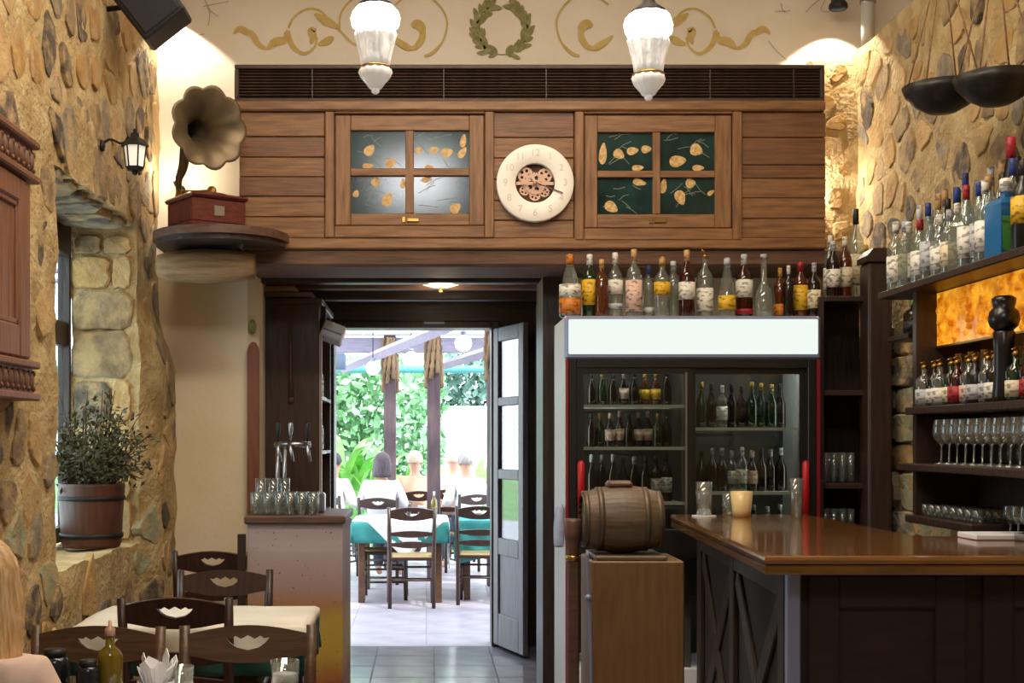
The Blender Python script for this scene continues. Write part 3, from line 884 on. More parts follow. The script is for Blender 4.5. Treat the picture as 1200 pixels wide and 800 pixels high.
# ------------------------------------------------------------------ sconces behind the cabinet ends (they light the wall)
def sconce(X, Y, Z, label, w1, w2, tgt):
    t = thing('wall_sconce', label, 'lamp', (X, Y, Z), 'small wall sconces at the ends of the cabinet')
    MB().lathe([(.0, -.008), (.028, -.006), (.028, .004), (.0, .01)], 16, M=Matrix.Translation((X, YB - .01, Z - .02)) @ UPRIGHT).build('wall_plate', M['iron'], t)
    MB().tube(catmull([(X, YB - .01, Z - .02), (X, Y + .02, Z - .05), (X, Y, Z - .02)], 5), .006, 6).build('arm', M['iron'], t)
    MB().lathe([(.012, -.02), (.022, 0), (.02, .008)], 14, (X, Y, Z)).build('cup', M['iron'], t)
    MB().lathe([(.010, .008), (.016, .03), (.010, .055), (0, .065)], 14, (X, Y, Z)).build('bulb', emitter('sconce_bulb', '#ffe9c0', 14), t)
    lamp('POINT', 'sconce_light', (X, Y - .05, Z + .03), w1, (1.0, .83, .58), shadow_soft_size=.03)
sconce(-1.44, 7.38, 2.98, 'small black wall sconce glowing behind the gramophone horn', 5, 0, None)
def downlight(X, Y, Z, label, w):
    t = thing('spotlight', label, 'spotlight', (X, Y, Z), 'black ceiling spotlights in the corners of the back wall')
    MB().lathe([(.046, 0), (.054, .010), (.052, .03), (.040, .045), (.040, .15), (.028, .165), (0, .165)], 20, (X, Y, Z), caps=False).build('housing', M['black'], t)
    MB().lathe([(.036, .03), (0, .03)], 20, (X, Y, Z), caps=False).build('lens', emitter('spot_lens', '#fff0d4', 6), t)
    MB().tube([(X, Y, Z + .16), (X, Y, 4.42)], .010, 6).build('stem', M['black'], t)
    lamp('SPOT', 'downlight', (X, Y, Z - .005), w, (1.0, .88, .70), (0, 0, 0), spot_size=R(104), spot_blend=.10, shadow_soft_size=.02)
downlight(-1.47, YB - .11, 4.00, 'black ceiling spotlight in the corner above the gramophone', 36)
downlight(2.36, YB - .16, 3.965, 'black cylinder ceiling spotlight above the grille end', 42)
lamp('POINT', 'hidden_cabinet_bulb', (2.185, 7.40, 2.95), 15, (1.0, .92, .78), shadow_soft_size=.03)
hb = thing('cabinet_end_bulb', 'small bulb tucked behind the cabinet end by the stone wall', 'bulb', (2.12, 7.40, 2.95))
MB().ball((2.12, 7.40, 2.95), (.02, .02, .03), 10, 8).build('bulb', emitter('bulb_glow', '#ffe9c0', 8), hb)
MB().tube([(2.12, 7.40, 2.92), (2.12, 7.43, 2.88), (2.12, 7.50, 2.88)], .010, 8).build('holder', M['iron'], hb)

# ------------------------------------------------------------------ left side: gramophone on its shelf
sh = thing('corner_shelf', 'half-round dark brown wooden shelf carrying the gramophone', 'shelf', (-1.11, 6.9, 2.555))
ol = [(-1.11 + .365 * cos(a), 6.93 + .385 * sin(a)) for a in [pi + pi * k / 22 for k in range(23)]]
ol = ol + [(-1.035, 6.94), (-1.035, 7.49), (-1.475, 7.49)]
MB().prism(ol, 2.562, 2.605, 'xy').build('board', M['shelfwood'], sh)
ol2 = [(-1.11 + (a + 1.11) * .95, 6.95 + (b - 6.95) * .94) for a, b in ol]
MB().prism(ol2, 2.535, 2.562, 'xy').build('underboard', M['dark_x'], sh)
lg = MB()
P = [(-1.44 + .52 * k / 8, 6.86, 2.43) for k in range(9)]
lg.tube(P, [.060, .082, .088, .092, .094, .090, .087, .080, .066], 12)
tag(lg.build('log_bracket', M['log']), 'short rough round log under the gramophone shelf', 'log')
struct(MB().box(-1.36, -1.06, 6.97, 7.5, 2.43, 2.535, c=.02).build('trim_2', M['dark_x']), 'dark timber stub carrying the shelf', 'bracket')

gm = thing('gramophone', 'antique gramophone with ribbed brass horn on a red-brown case', 'gramophone', (-1.175, 6.83, 2.605))
G = Matrix.Translation((-1.175, 6.83, 2.605)) @ Matrix.Rotation(R(35), 4, 'Z')
MB().box(-.172, .172, -.172, .172, 0, .03, M=G, c=.01).build('plinth', M['mahog'], gm)
cs = MB().box(-.155, .155, -.155, .155, .03, .155, M=G, c=.006).build('case', M['mahog'], gm)
MB().box(-.170, .170, -.170, .170, .155, .18, M=G, c=.012).build('lid', M['mahog'], gm)
MB().box(-.03, .03, -.160, -.154, .065, .12, M=G, c=.002).build('plaque', M['steel'], cs)
MB().lathe([(.115, .182), (.118, .190), (.118, .196), (0, .198)], 28, M=G).build('turntable', M['bronze'], gm)
t0 = G @ Vector((-.10, .13, .18)); 
mb = MB(); mb.lathe([(.022, 0), (.018, .03), (.014, .06)], 12, tuple(t0)); mb.build('horn_support', M['brass'], gm)
mb = MB(); mb.tube(catmull([G @ Vector((-.09, .11, .225)), G @ Vector((-.02, .06, .225)), G @ Vector((.02, -.02, .222))], 5), .009, 8)
mb.ball(tuple(G @ Vector((.02, -.02, .222))), (.026, .012, .026)); mb.build('tone_arm', M['brass'], gm)
MB().tube([G @ Vector((.155, .02, .09)), G @ Vector((.21, .02, .09)), G @ Vector((.21, .02, .05))], .005, 6).build('crank', M['brass'], gm)
bell = Vector((-1.125, 6.62, 3.115)); axis = Vector((.60, -.79, -.05)).normalized()
cl_pts = catmull([t0 + Vector((0, 0, .05)), t0 + Vector((-.005, .02, .12)), t0 + Vector((.02, .02, .19)), bell - axis * .24, bell - axis * .12, bell - axis * .04, bell], 6)
L = len(cl_pts); vs = []; fs = []; seg = 54; prev = None
for i, p in enumerate(cl_pts):
    t = i / (L - 1)
    d = (cl_pts[min(i + 1, L - 1)] - cl_pts[max(i - 1, 0)]).normalized()
    a = (d.cross(Vector((0, 0, 1))) if prev is None else prev - d * prev.dot(d)).normalized(); prev = a
    b = d.cross(a)
    r = .014 + .035 * t + .172 * max(0, (t - .40) / .6) ** 2.1
    lob = .055 * max(0, (t - .45) / .55)
    for k in range(seg):
        an = 2 * pi * k / seg
        vs.append(p + (a * cos(an) + b * sin(an)) * r * (1 - lob * (1 - abs(sin(an * 4.5))) * 2))
for i in range(L - 1):
    for k in range(seg):
        fs.append((i * seg + k, i * seg + (k + 1) % seg, (i + 1) * seg + (k + 1) % seg, (i + 1) * seg + k))
mb = MB(); mb.add(vs, fs, 0, True)
hn = mb.build('horn', M['horn'], gm)
so = hn.modifiers.new('thick', 'SOLIDIFY'); so.thickness = .004

# ------------------------------------------------------------------ lantern, loudspeaker, shutter on the left wall
M['lampmilk'] = pm('milky_lantern_glass', '#e8e4dc', rough=.3, emit='#fff2dd', estr=.55)
lt = thing('wall_lantern', 'small black iron lantern on a bracket on the stone wall', 'lantern', (-1.395, 6.12, 2.72))
cx, cy, cz = -1.395, 6.12, 2.785
MB().lathe([(.034, 0), (.040, .010), (.046, .018)], 6, (cx, cy, cz), smooth=False).build('base', M['iron'], lt)
MB().lathe([(.040, .018), (.052, .115)], 6, (cx, cy, cz), smooth=False).build('glass', M['lampmilk'], lt)
for k in range(6):
    a = 2 * pi * k / 6
    MB().tube([(cx + .042 * cos(a), cy + .042 * sin(a), cz + .016), (cx + .054 * cos(a), cy + .054 * sin(a), cz + .117)], .004, 5).build('bar', M['iron'], lt)
MB().lathe([(.068, .115), (.066, .122), (.04, .150), (.022, .162), (.020, .178), (.008, .186), (.010, .196), (0, .205)], 6, (cx, cy, cz), smooth=False).build('roof', M['iron'], lt)
MB().ball((cx, cy, cz - .008), .014).build('drop', M['iron'], lt)
MB().tube(catmull([(XL + .02, cy, cz + .13), (XL + .06, cy, cz + .15), (cx - .06, cy, cz + .13), (cx - .03, cy, cz + .165)], 6), .006, 6).build('arm', M['iron'], lt)
MB().lathe([(0, 0), (.03, .002), (.026, .016), (0, .02)], 14, M=Matrix.Translation((XL + .012, cy, cz + .12)) @ Matrix.Rotation(pi / 2, 4, 'Y')).build('wall_plate', M['iron'], lt)

sp = thing('loudspeaker', 'black box loudspeaker tilted on a bracket high on the stone wall', 'loudspeaker', (-1.34, 6.3, 3.45))
c0 = px(170, 47, 6.15)
S = Matrix.Translation(c0) @ Matrix.Rotation(R(52), 4, 'Y')
M['spk'] = pm('black_speaker_case', '#1e1e21', rough=.55)
MB().box(-.26, 0, 0, .20, 0, .25, M=S, c=.012).build('case', M['spk'], sp)
MB().box(-.24, -.02, -.012, .0, .02, .23, M=S, c=.006).build('grille', pm('black_speaker_cloth', '#26262a', '#2e2e33', scale=200, rough=.9), sp)
MB().tube([(XL + .002, 6.25, 3.60), (-1.40, 6.25, 3.62)], .014, 8).build('bracket', M['iron'], sp)

st = thing('window_shutter', 'carved walnut wooden shutter frame on the stone wall', 'shutter', (XL + .03, 4.7, 1.69))
X0 = XL + .005
MB().box(X0, X0 + .05, 4.0, 5.07, 1.78, 2.48).build('backing', M['walnut'], st)
for (a, b, c, d, n) in ((4.93, 5.05, 1.80, 2.46, 'stile'), (4.05, 4.17, 1.80, 2.46, 'stile'), (4.49, 4.61, 1.921, 2.369, 'stile'), (4.17, 4.93, 2.37, 2.46, 'rail'), (4.17, 4.93, 1.80, 1.92, 'rail')):
    MB().box(X0 + .05, X0 + .08, a, b, c, d, c=.008).build(n, M['walnut'], st)
for (a, b) in ((4.17, 4.49), (4.61, 4.93)):
    for k in range(4):
        w = (b - a) / 4
        MB().box(X0 + .05, X0 + .063, a + k * w + .002, a + (k + 1) * w - .002, 1.92, 2.37, c=.005).build('board', M['walnut'], st)
    for (p, q, r_, s_) in ((a, a + .02, 1.92, 2.37), (b - .02, b, 1.92, 2.37), (a, b, 2.35, 2.37), (a, b, 1.92, 1.94)):
        MB().box(X0 + .05, X0 + .073, p, q, r_, s_, c=.004).build('bead', M['walnut'], st)
for (z0, z1, n) in ((2.55, 2.68, 'cornice'), (1.66, 1.78, 'lower_band')):
    c_ = MB().box(X0, X0 + .075, 3.98, 5.09, z0, z1).build(n, M['walnut_x'], st)
    for zz in (z0, z1):
        MB().box(X0, X0 + .10, 3.96, 5.11, zz - .014, zz + .014, c=.006).build('moulding', M['walnut'], c_)
    mb = MB()
    for k in range(18):
        y = 4.03 + k * .061
        mb.ball((X0 + .075, y, (z0 + z1) / 2), (.014, .022, .036), 8, 5); mb.ball((X0 + .075, y + .03, (z0 + z1) / 2 + .028), (.010, .013, .013), 6, 4); mb.ball((X0 + .075, y + .03, (z0 + z1) / 2 - .028), (.010, .013, .013), 6, 4)
    mb.build('carving', M['walnut_x'], c_)

for c_ in list(st.children): c_.location = (0, -.25, 0)
for c_ in st.children:
    if c_.name.startswith('cornice'): c_.location.z = -.07
# ------------------------------------------------------------------ potted plant in the niche
pp = thing('potted_plant', 'dusty green bushy plant in a brown wooden tub in the window niche', 'plant', (-1.70, 6.55, NZ0))
tx, ty, tz = -1.715, 6.55, NZ0 + .012
MB().lathe([(.140, 0), (.150, .02), (.158, .17), (.168, .31), (.168, .325), (.150, .325), (.148, .29)], 24, (tx, ty, tz)).build('tub', M['terracotta'], pp)
for z_ in (.05, .24):
    r_ = .1515 + z_ * .05
    MB().lathe([(r_, z_), (r_ + .005, z_), (r_ + .006, z_ + .022), (r_, z_ + .022)], 24, (tx, ty, tz)).build('hoop', M['iron'], pp)
MB().lathe([(.148, .288), (0, .295)], 20, (tx, ty, tz)).build('soil', M['stem'], pp)
rnd = random.Random(21)
lv = MB(); sm = MB()
for k in range(95):
    a = rnd.uniform(0, 2 * pi); rr = rnd.uniform(.03, .29); h = rnd.uniform(.06, .44) * (1.15 - rr * 1.6)
    if k > 86: h = rnd.uniform(.40, .50)
    tip = Vector((tx + rr * cos(a) + .04, ty + rr * sin(a) * .9 - .03, tz + .30 + h))
    tip.x = max(tip.x, -1.90)
    base = Vector((tx + .08 * cos(a), ty + .08 * sin(a), tz + .28))
    mid = (base + tip) / 2 + Vector((0, 0, .05))
    P = catmull([base, mid, tip], 5)
    sm.tube(P, .0025, 4)
    n = 26 if k <= 86 else 8
    for j in range(n):
        q = P[int(len(P) * (.25 + .72 * j / n))] + Vector((rnd.gauss(0, .022), rnd.gauss(0, .022), rnd.gauss(0, .02)))
        d = Vector((rnd.gauss(0, 1), rnd.gauss(0, 1), rnd.gauss(.3, .8))).normalized()
        w = d.orthogonal().normalized(); l_ = rnd.uniform(.024, .046)
        lv.add([q, q + d * l_ * .5 + w * l_ * .22, q + d * l_, q + d * l_ * .5 - w * l_ * .22], [(0, 1, 2, 3)])
sm.build('stem', M['stem'], pp)
f_ = lv.build('foliage', M['herb'], pp); f_['kind'] = 'stuff'

# ------------------------------------------------------------------ tables, cloths, chairs
def make_table(name, label, X0, X1, Y0, Y1, H, mat):
    t = thing(name, label, 'table', ((X0 + X1) / 2, (Y0 + Y1) / 2, 0))
    MB().box(X0, X1, Y0, Y1, H - .03, H, c=.006).build('tabletop', mat, t)
    MB().box(X0 + .06, X1 - .06, Y0 + .06, Y1 - .06, H - .12, H - .03).build('apron', mat, t)
    for x in (X0 + .05, X1 - .11):
        for y in (Y0 + .05, Y1 - .11):
            MB().box(x, x + .06, y, y + .06, 0, H - .03, c=.005).build('leg', mat, t)
    return t
def drape(name, mat, label, X0, X1, Y0, Y1, H, w, d, rot=0.0, off=(0, 0), n=44, group=None, seed=1):
    """a cloth sheet w x d turned by rot, lying on the table top and hanging over its edges"""
    cx_, cy_ = (X0 + X1) / 2 + off[0], (Y0 + Y1) / 2 + off[1]
    vs = []; fs = []
    for i in range(n + 1):
        for j in range(n + 1):
            u, v = (i / n - .5) * w, (j / n - .5) * d
            x, y = cx_ + u * cos(rot) - v * sin(rot), cy_ + u * sin(rot) + v * cos(rot)
            qx, qy = min(max(x, X0), X1), min(max(y, Y0), Y1)
            dx, dy = x - qx, y - qy
            dist = math.hypot(dx, dy)
            drop = max(abs(dx), abs(dy)) if dist > 0 else 0
            e = .006 + min(drop, .03) * .3 + (.012 * sin((x + y) * 26 + seed) * min(1, drop * 6) if dist > 0 else 0)
            if dist > 0:
                qx += dx / dist * e; qy += dy / dist * e
            vs.append((qx, qy, H - max(0, drop - .008)))
    for i in range(n):
        for j in range(n):
            a = i * (n + 1) + j
            fs.append((a, a + 1, a + n + 2, a + n + 1))
    mb = MB(); mb.add(vs, fs, 0, True)
    o = mb.build(name, mat)
    s_ = o.modifiers.new('thick', 'SOLIDIFY'); s_.thickness = .0015
    return tag(o, label, 'tablecloth', group)

def rail_outline(w, z0, z1, bow=.03):
    top = [(-w / 2 + w * k / 12, z1 + bow * sin(pi * k / 12)) for k in range(13)]
    bot = [(w / 2 - w * k / 12, z0 - bow * .45 * sin(pi * k / 12) + .012 * abs(cos(pi * k / 12)) ** 4) for k in range(13)]
    return top + bot
def cut_outline(z, s=1.0):
    up = [(-.070, .012), (-.052, .010), (-.040, .018), (-.022, .008), (0, .020), (.022, .008), (.040, .018), (.052, .010), (.070, .012)]
    dn = [(.055, -.006), (.035, -.020), (0, -.028), (-.035, -.020), (-.055, -.006)]
    return [(a * s, z + b * s) for a, b in up + dn]
def make_chair(label, wm, seatm):
    """ladder-back taverna chair; faces +y, its back at -y"""
    t = thing('taverna_chair', label, 'chair')
    for s in (-1, 1):
        MB().tube([(s * .195, -.205, 0), (s * .195, -.195, .45), (s * .200, -.215, .70), (s * .204, -.245, .90)], [.018, .021, .020, .017], 8).build('back_post', wm, t)
        MB().tube([(s * .20, .19, 0), (s * .20, .19, .46)], [.018, .022], 8).build('leg', wm, t)
        for z_ in (.17, .29):
            MB().tube([(s * .198, -.2, z_), (s * .2, .19, z_)], .011, 6).build('side_stretcher', wm, t)
    for (y_, z_) in ((.19, .22), (.19, .33), (-.2, .25)):
        MB().tube([(-.2, y_, z_), (.2, y_, z_)], .011, 6).build('stretcher', wm, t)
    lean = Matrix.Translation((0, -.235, .845)) @ Matrix.Rotation(R(8), 4, 'X') @ UPRIGHT
    obj('top_rail', plate([rail_outline(.39, -.052, .028, .028), cut_outline(.004)], .020, lean), wm, t)
    for (z_, y_) in ((.66, -.215), (.565, -.207)):
        ln = Matrix.Translation((0, y_, z_)) @ Matrix.Rotation(R(6), 4, 'X') @ UPRIGHT
        obj('back_slat', plate([rail_outline(.385, -.022, .014, .016)], .016, ln), wm, t)
    for (a, b, c, d) in ((-.2, .2, -.215, -.185), (-.2, .2, .175, .205), (-.215, -.185, -.2, .19), (.185, .215, -.2, .19)):
        MB().box(a, b, c, d, .425, .455, c=.006).build('seat_rail', wm, t)
    MB().box(-.195, .195, -.195, .185, .435, .468, c=.012).build('seat', seatm, t)
    return t
chair0 = make_chair('dark wooden ladder-back chair with its back to us at the white table', M['chair'], M['rush'])
chair1 = make_chair('brown wooden ladder-back chair behind the napkins on the near table', M['chair_b'], M['rush'])
chair0.location = (-.955, 5.10, 0); chair0.rotation_euler = (0, 0, 0)
CG = 'ladder-back chairs at the indoor tables'
chair0['group'] = CG; chair1['group'] = CG
chair1.location = (-.565, 3.90, 0); chair1.rotation_euler = (0, 0, pi + R(3))
chair1['label'] = 'brown ladder-back chair facing us across the near table beside the candle glass'
dup(chair1, (-1.075, 3.885, 0), pi - R(4), 'brown ladder-back chair facing us behind the oil bottle on the near table', CG)
dup(chair0, (-.92, 5.66, 0), pi + R(2), 'dark ladder-back chair facing us on the far side of the white table', CG)
dup(chair0, (-1.14, 7.12, 0), R(-3), 'dark ladder-back chair standing against the tan plaster pier', CG)

make_table('dining_table', 'small wooden table under a white cloth beside the window niche', -1.42, -.50, 5.14, 5.78, .742, M['chair'])
drape('green_tablecloth', M['green'], 'dark green undercloth hanging below the white cloth by the niche', -1.42, -.50, 5.14, 5.78, .745, 1.30, 1.04, seed=2)
drape('white_tablecloth', M['cloth'], 'white cloth on the small table beside the window niche', -1.425, -.495, 5.135, 5.785, .749, 1.03, .90, R(2), seed=3)
make_table('dining_table', 'near table under a green cloth holding oil bottle and napkins', -1.36, -.15, 3.24, 3.96, .735, M['chair'])
drape('green_tablecloth', pm('olive_green_cloth', '#4e5440', '#5d624c', scale=8, rough=.9), 'olive green cloth covering the near table', -1.36, -.15, 3.24, 3.96, .738, 1.5, 1.0, seed=4)
PM = MB().box(-.92, -.47, 3.50, 3.955, .7405, .7435).build('paper_placemat', M['white']); tag(PM, 'white paper place mat on the near table under the glasses', 'place mat')

# things on the near table
def drink_glass(name, label, x, y, z, r0, r1, h, group=None, fill=None, mat=None):
    t = thing(name, label, 'glass', (x, y, z), group)
    MB().lathe([(0, .004), (r0 * .92, .004), (r1 * .93, h), (r1, h), (r0, 0), (0, 0)], 18, (x, y, z), caps=False).build('bowl', mat or M['clear'], t)
    if fill:
        MB().lathe([(0, .008), (r0 * .9, .008), (r0 * .9 + (r1 - r0) * .6, h * .6), (0, h * .6)], 16, (x, y, z), caps=False).build('candle', fill, t)
    return t
TZ = .7385
jar = lambda lab, x, y, h, r, m: (lambda t: (MB().lathe([(r * .85, 0), (r, .01), (r, h * .75), (r * .7, h * .86)], 18, (x, y, TZ)).build('jar', m, t), MB().lathe([(r * .74, h * .86), (r * .74, h), (0, h)], 18, (x, y, TZ)).build('lid', M['black'], t)))(thing('condiment_jar', lab, 'jar', (x, y, TZ)))
M['darkjar'] = pm('dark_blue_jar', '#141a22', rough=.2)
jar('dark jar with black lid on the near table, the taller of two', -1.105, 3.80, .140, .044, M['darkjar'])
jar('shorter dark jar beside the olive oil bottle on the near table', -.995, 3.76, .115, .034, M['darkjar'])
ob = thing('oil_bottle', 'small bottle of golden olive oil on the near table', 'bottle', (-.94, 3.80, TZ))
MB().lathe([(.034, 0), (.038, .006), (.038, .12), (.030, .135), (.014, .15), (.012, .185), (0, .185)], 18, (-.94, 3.80, TZ)).build('body', M['b_oil'], ob)
MB().lathe([(.016, .18), (.016, .20), (.006, .21), (.005, .225), (0, .225)], 14, (-.94, 3.80, TZ)).build('stopper', M['rose'], ob)
nh = thing('napkin_holder', 'white paper napkins standing in a holder on the near table', 'napkins', (-.80, 3.78, TZ))
MB().lathe([(.05, 0), (.055, .01), (.055, .05), (.048, .05), (.046, .012), (0, .012)], 18, (-.80, 3.78, TZ), caps=False).build('holder', M['white'], nh)
rnd = random.Random(8)
for k in range(16):
    a = rnd.uniform(0, 2 * pi); b = rnd.uniform(.02, .05); h = rnd.uniform(.085, .13)
    T_ = Matrix.Translation((-.80 + .018 * cos(a), 3.78 + .018 * sin(a), TZ + .014)) @ Matrix.Rotation(a, 4, 'Z') @ Matrix.Rotation(rnd.uniform(.05, .45), 4, 'Y')
    MB().prism([(-.022, 0), (.022, 0), (.024, h * .8), (.005, h), (-.024, h * .85)], -.0015, .0015, 'yz', M=T_).build('napkin', M['white'], nh)
drink_glass('drinking_glass', 'short clear glass beside the napkins on the near table', -.725, 3.80, .744, .030, .035, .085)
drink_glass('candle_glass', 'clear glass with white candle wax on the near table', -.425, 3.84, .739, .038, .044, .10, fill=M['white'])
drink_glass('drinking_glass', 'clear tumbler standing right behind the dark jars on the near table', -1.14, 3.89, TZ, .030, .035, .11)

# ------------------------------------------------------------------ fridge
FX0, FX1, FY0, FY1, FZ1 = .722, 2.046, 6.66, 7.24, 2.146
def qx(x): return (x - 500) * FY0 / FPX
def qz(y): return EYE + (515 - y) * FY0 / FPX
fr = thing('drinks_fridge', 'large double-door drinks fridge with lit white sign panel and red trim', 'fridge', (1.38, 6.95, 0))
mb = MB()
mb.box(FX0, FX0 + .04, FY0 + .03, FY1, .08, FZ1, c=.006); mb.box(FX1 - .04, FX1, FY0 + .03, FY1, .08, FZ1, c=.006)
mb.box(FX0 + .04, FX1 - .04, FY0 + .05, FY1, FZ1 - .03, FZ1); mb.box(FX0 + .04, FX1 - .04, FY0 + .03, FY1, .08, .30)
mb.build('body', M['white'], fr)
M['fridge_in'] = pm('dark_fridge_lining', '#3a3833', '#45423c', scale=4, rough=.6)
mb = MB(); mb.box(FX0 + .04, FX1 - .04, FY1 - .03, FY1 - .01, .3, FZ1 - .03); mb.build('lining', M['fridge_in'], fr)
mb = MB(); mb.box(FX0 + .10, FX1 - .1, FY0 + .1, FY1 - .05, 0, .08); mb.build('plinth', M['black'], fr)
M['sign'] = emitter('lit_sign', '#f2faf4', 1.0)
hd = MB().box(qx(662), qx(962), FY0 - .005, FY0 + .05, qz(421), qz(370), c=.012).build('sign_frame', M['greymetal'], fr)
MB().box(qx(666), qx(958), FY0 - .014, FY0 - .004, qz(415), qz(374), c=.012).build('sign_panel', M['sign'], hd)
M['fblack'] = pm('black_fridge_frame', '#191817', rough=.35)
for (a, b, c, d) in ((666, 676, 421, 700), (947, 957, 421, 700), (676, 947, 421, 431), (676, 947, 620, 700)):
    MB().box(qx(a), qx(b), FY0 - .002, FY0 + .05, qz(d), qz(c), c=.004).build('front_frame', M['fblack'], fr)
for (a, b) in ((663, 666), (957, 961)):
    MB().box(qx(a), qx(b), FY0 - .003, FY0 + .04, .08, qz(421)).build('trim', M['redtrim'], fr)
for i, (a, b, m) in enumerate(((676, 812, 0), (808, 947, 1))):
    d = MB().box(qx(a), qx(a + 8), FY0 + .005 + .018 * m, FY0 + .02 + .018 * m, qz(620), qz(431)).build('sliding_door', M['fblack'], fr)
    MB().box(qx(b - 8), qx(b), FY0 + .005 + .018 * m, FY0 + .02 + .018 * m, qz(620), qz(431)).build('door_stile', M['fblack'], d)
    MB().box(qx(a + 8), qx(b - 8), FY0 + .005 + .018 * m, FY0 + .02 + .018 * m, qz(438), qz(431)).build('door_rail', M['fblack'], d)
    MB().box(qx(a + 8), qx(b - 8), FY0 + .011 + .018 * m, FY0 + .014 + .018 * m, qz(620), qz(438)).build('pane', M['fridge_glass'], d)
    hx = 680.5 if i == 0 else 943.5
    MB().tube([(qx(hx), FY0 - .012, qz(610)), (qx(hx), FY0 - .012, qz(543)), (qx(hx), FY0 - .008, qz(540))], [.019, .019, .010], 10).build('handle', M['red'], d)
MB().box(qx(803), qx(805.5), FY0 + .002, FY0 + .006, qz(620), qz(436)).build('edge_strip', M['steel'], fr)
M['wire'] = pm('white_wire_shelf', '#fbfcf4', rough=.5)
SHL = []
for (a, b, ys) in ((680, 806, (474, 524, 589)), (814, 943, (501, 577, 632))):
    for y in ys:
        z = qz(y) - .004
        mb = MB(); mb.box(qx(a), qx(b), FY0 + .075, FY0 + .10, z - .010, z + .006)
        for k in range(9):
            mb.box(qx(a), qx(b), FY0 + .12 + k * .05, FY0 + .125 + k * .05, z - .004, z + .002)
        mb.build('wire_shelf', M['wire'], fr)
        SHL.append((qx(a), qx(b), z + .006, y))
MB().box(qx(806), qx(814), FY0 + .09, FY1 - .05, .3, FZ1 - .05).build('divider', M['fridge_in'], fr)
lamp('AREA', 'fridge_fill', (1.38, 6.76, 2.03), 6, (.95, 1.0, .92), (R(8), 0, 0), shape='RECTANGLE', size=1.2, size_y=.05)  # added light to brighten the fridge inside, no tube modelled
for sx_ in (FX0 + .06, FX1 - .06):
    lamp('AREA', 'fridge_side_fill', (sx_, 6.75, 1.45), 1.6, (.95, 1.0, .92), (0, R(-90 if sx_ < 1 else 90), 0), shape='RECTANGLE', size=1.0, size_y=.04)  # added side fill for the dark lower bottle rows

# ------------------------------------------------------------------ bottles
_bc = {}
def bottle_mesh(kind, h, r):
    key = (kind, round(h, 3), round(r, 3))
    if key in _bc: return _bc[key]
    k = kind
    n = r * .34
    if k == 'std': prof = [(r * .9, 0), (r, .008), (r, h * .60), (r * .86, h * .68), (n, h * .78), (n, h * .95), (0, h * .95)]
    elif k == 'square': prof = [(r, 0), (r, .004), (r, h * .66), (r * .8, h * .72), (n, h * .76), (n, h * .95), (0, h * .95)]
    elif k == 'slope': prof = [(r * .92, 0), (r, .008), (r * .95, h * .3), (r * .7, h * .62), (n, h * .84), (n, h * .95), (0, h * .95)]
    elif k == 'round': prof = [(r * .7, 0), (r, h * .10), (r * 1.05, h * .25), (r * .8, h * .42), (n, h * .55), (n * .9, h * .95), (0, h * .95)]
    elif k == 'beer': prof = [(r * .9, 0), (r, .006), (r, h * .55), (n * 1.1, h * .75), (n, h * .95), (0, h * .95)]
    else: prof = [(r * .9, 0), (r, .008), (r * .75, h * .35), (r, h * .6), (r * .7, h * .72), (n, h * .8), (n, h * .95), (0, h * .95)]
    seg = 4 if k == 'square' else 14
    mb = MB()
    Mx = Matrix.Rotation(pi / 4, 4, 'Z') if k == 'square' else None
    if k == 'square': prof = [(a * 1.25 if a > n * 1.05 else a, z) for a, z in prof]
    mb.lathe(prof, seg, M=Mx, smooth=(k != 'square'))
    _bc[key] = mb.mesh('bottle_body')
    return _bc[key]
def part_mesh(kind, *p):
    key = (kind,) + tuple(round(q, 4) for q in p)
    if key in _bc: return _bc[key]
    mb = MB()
    if kind == 'cap':
        n, z0, z1 = p; mb.lathe([(n * 1.12, z0), (n * 1.12, z1 - .003), (n * .9, z1), (0, z1)], 10)
    elif kind == 'label':
        r, z0, z1 = p; mb.lathe([(r, z0), (r + .0012, z0), (r + .0012, z1), (r, z1)], 14, caps=False)
    elif kind == 'pour':
        n, z0, z1 = p
        mb.lathe([(n * 1.1, z0), (n * 1.1, z0 + .012), (n * .5, z0 + .02)], 10)
        mb.tube([(0, 0, z0 + .015), (0, 0, z0 + .03), (-.02, -.012, z1)], [.005, .005, .003], 6)
    _bc[key] = mb.mesh(kind)
    return _bc[key]
def bottle(loc, label, h=.30, r=.038, kind='std', glassm='clear_b', cap='white', lab='white', lz=(.18, .50), pour=False, group=None, lab2=None, lz2=None, rot=0.0, cat='bottle'):
    t = bpy.data.objects.new('bottle', None); t.empty_display_size = .03
    COL.objects.link(t); tag(t, label, cat, group)
    t.location = loc; t.rotation_euler = (0, 0, rot)
    def add(name, me, mat):
        if not len(me.materials): me.materials.append(mat)
        o = bpy.data.objects.new(name, me); COL.objects.link(o); o.parent = t
        if me.materials[0] is not mat:
            o.material_slots[0].link = 'OBJECT'; o.material_slots[0].material = mat
    add('body', bottle_mesh(kind, h, r), M[glassm])
    n = r * .34
    if pour: add('pourer', part_mesh('pour', n, h * .93, h * 1.06), M['brass'])
    elif cap: add('cap', part_mesh('cap', n, h * (.83 if kind != 'round' else .93), h), LAB[cap])
    if lab and kind != 'round':
        rr = r if kind not in ('slope', 'waist') else r * 1.0
        add('label', part_mesh('label', rr * (1.27 if kind == 'square' else 1), lz[0] * h, lz[1] * h), LAB[lab]) if kind != 'square' else None
        if kind == 'square':
            key = ('sq', round(r, 3), round(h, 3))
            if key not in _bc: _bc[key] = MB().box(-r * .8, r * .8, -r * .9, -r * .885, lz[0] * h, lz[1] * h).mesh('label')
            add('label', _bc[key], LAB[lab])
        if lab2: add('lower_label', part_mesh('label', rr + .0004, lz2[0] * h, lz2[1] * h), LAB[lab2])
    return t

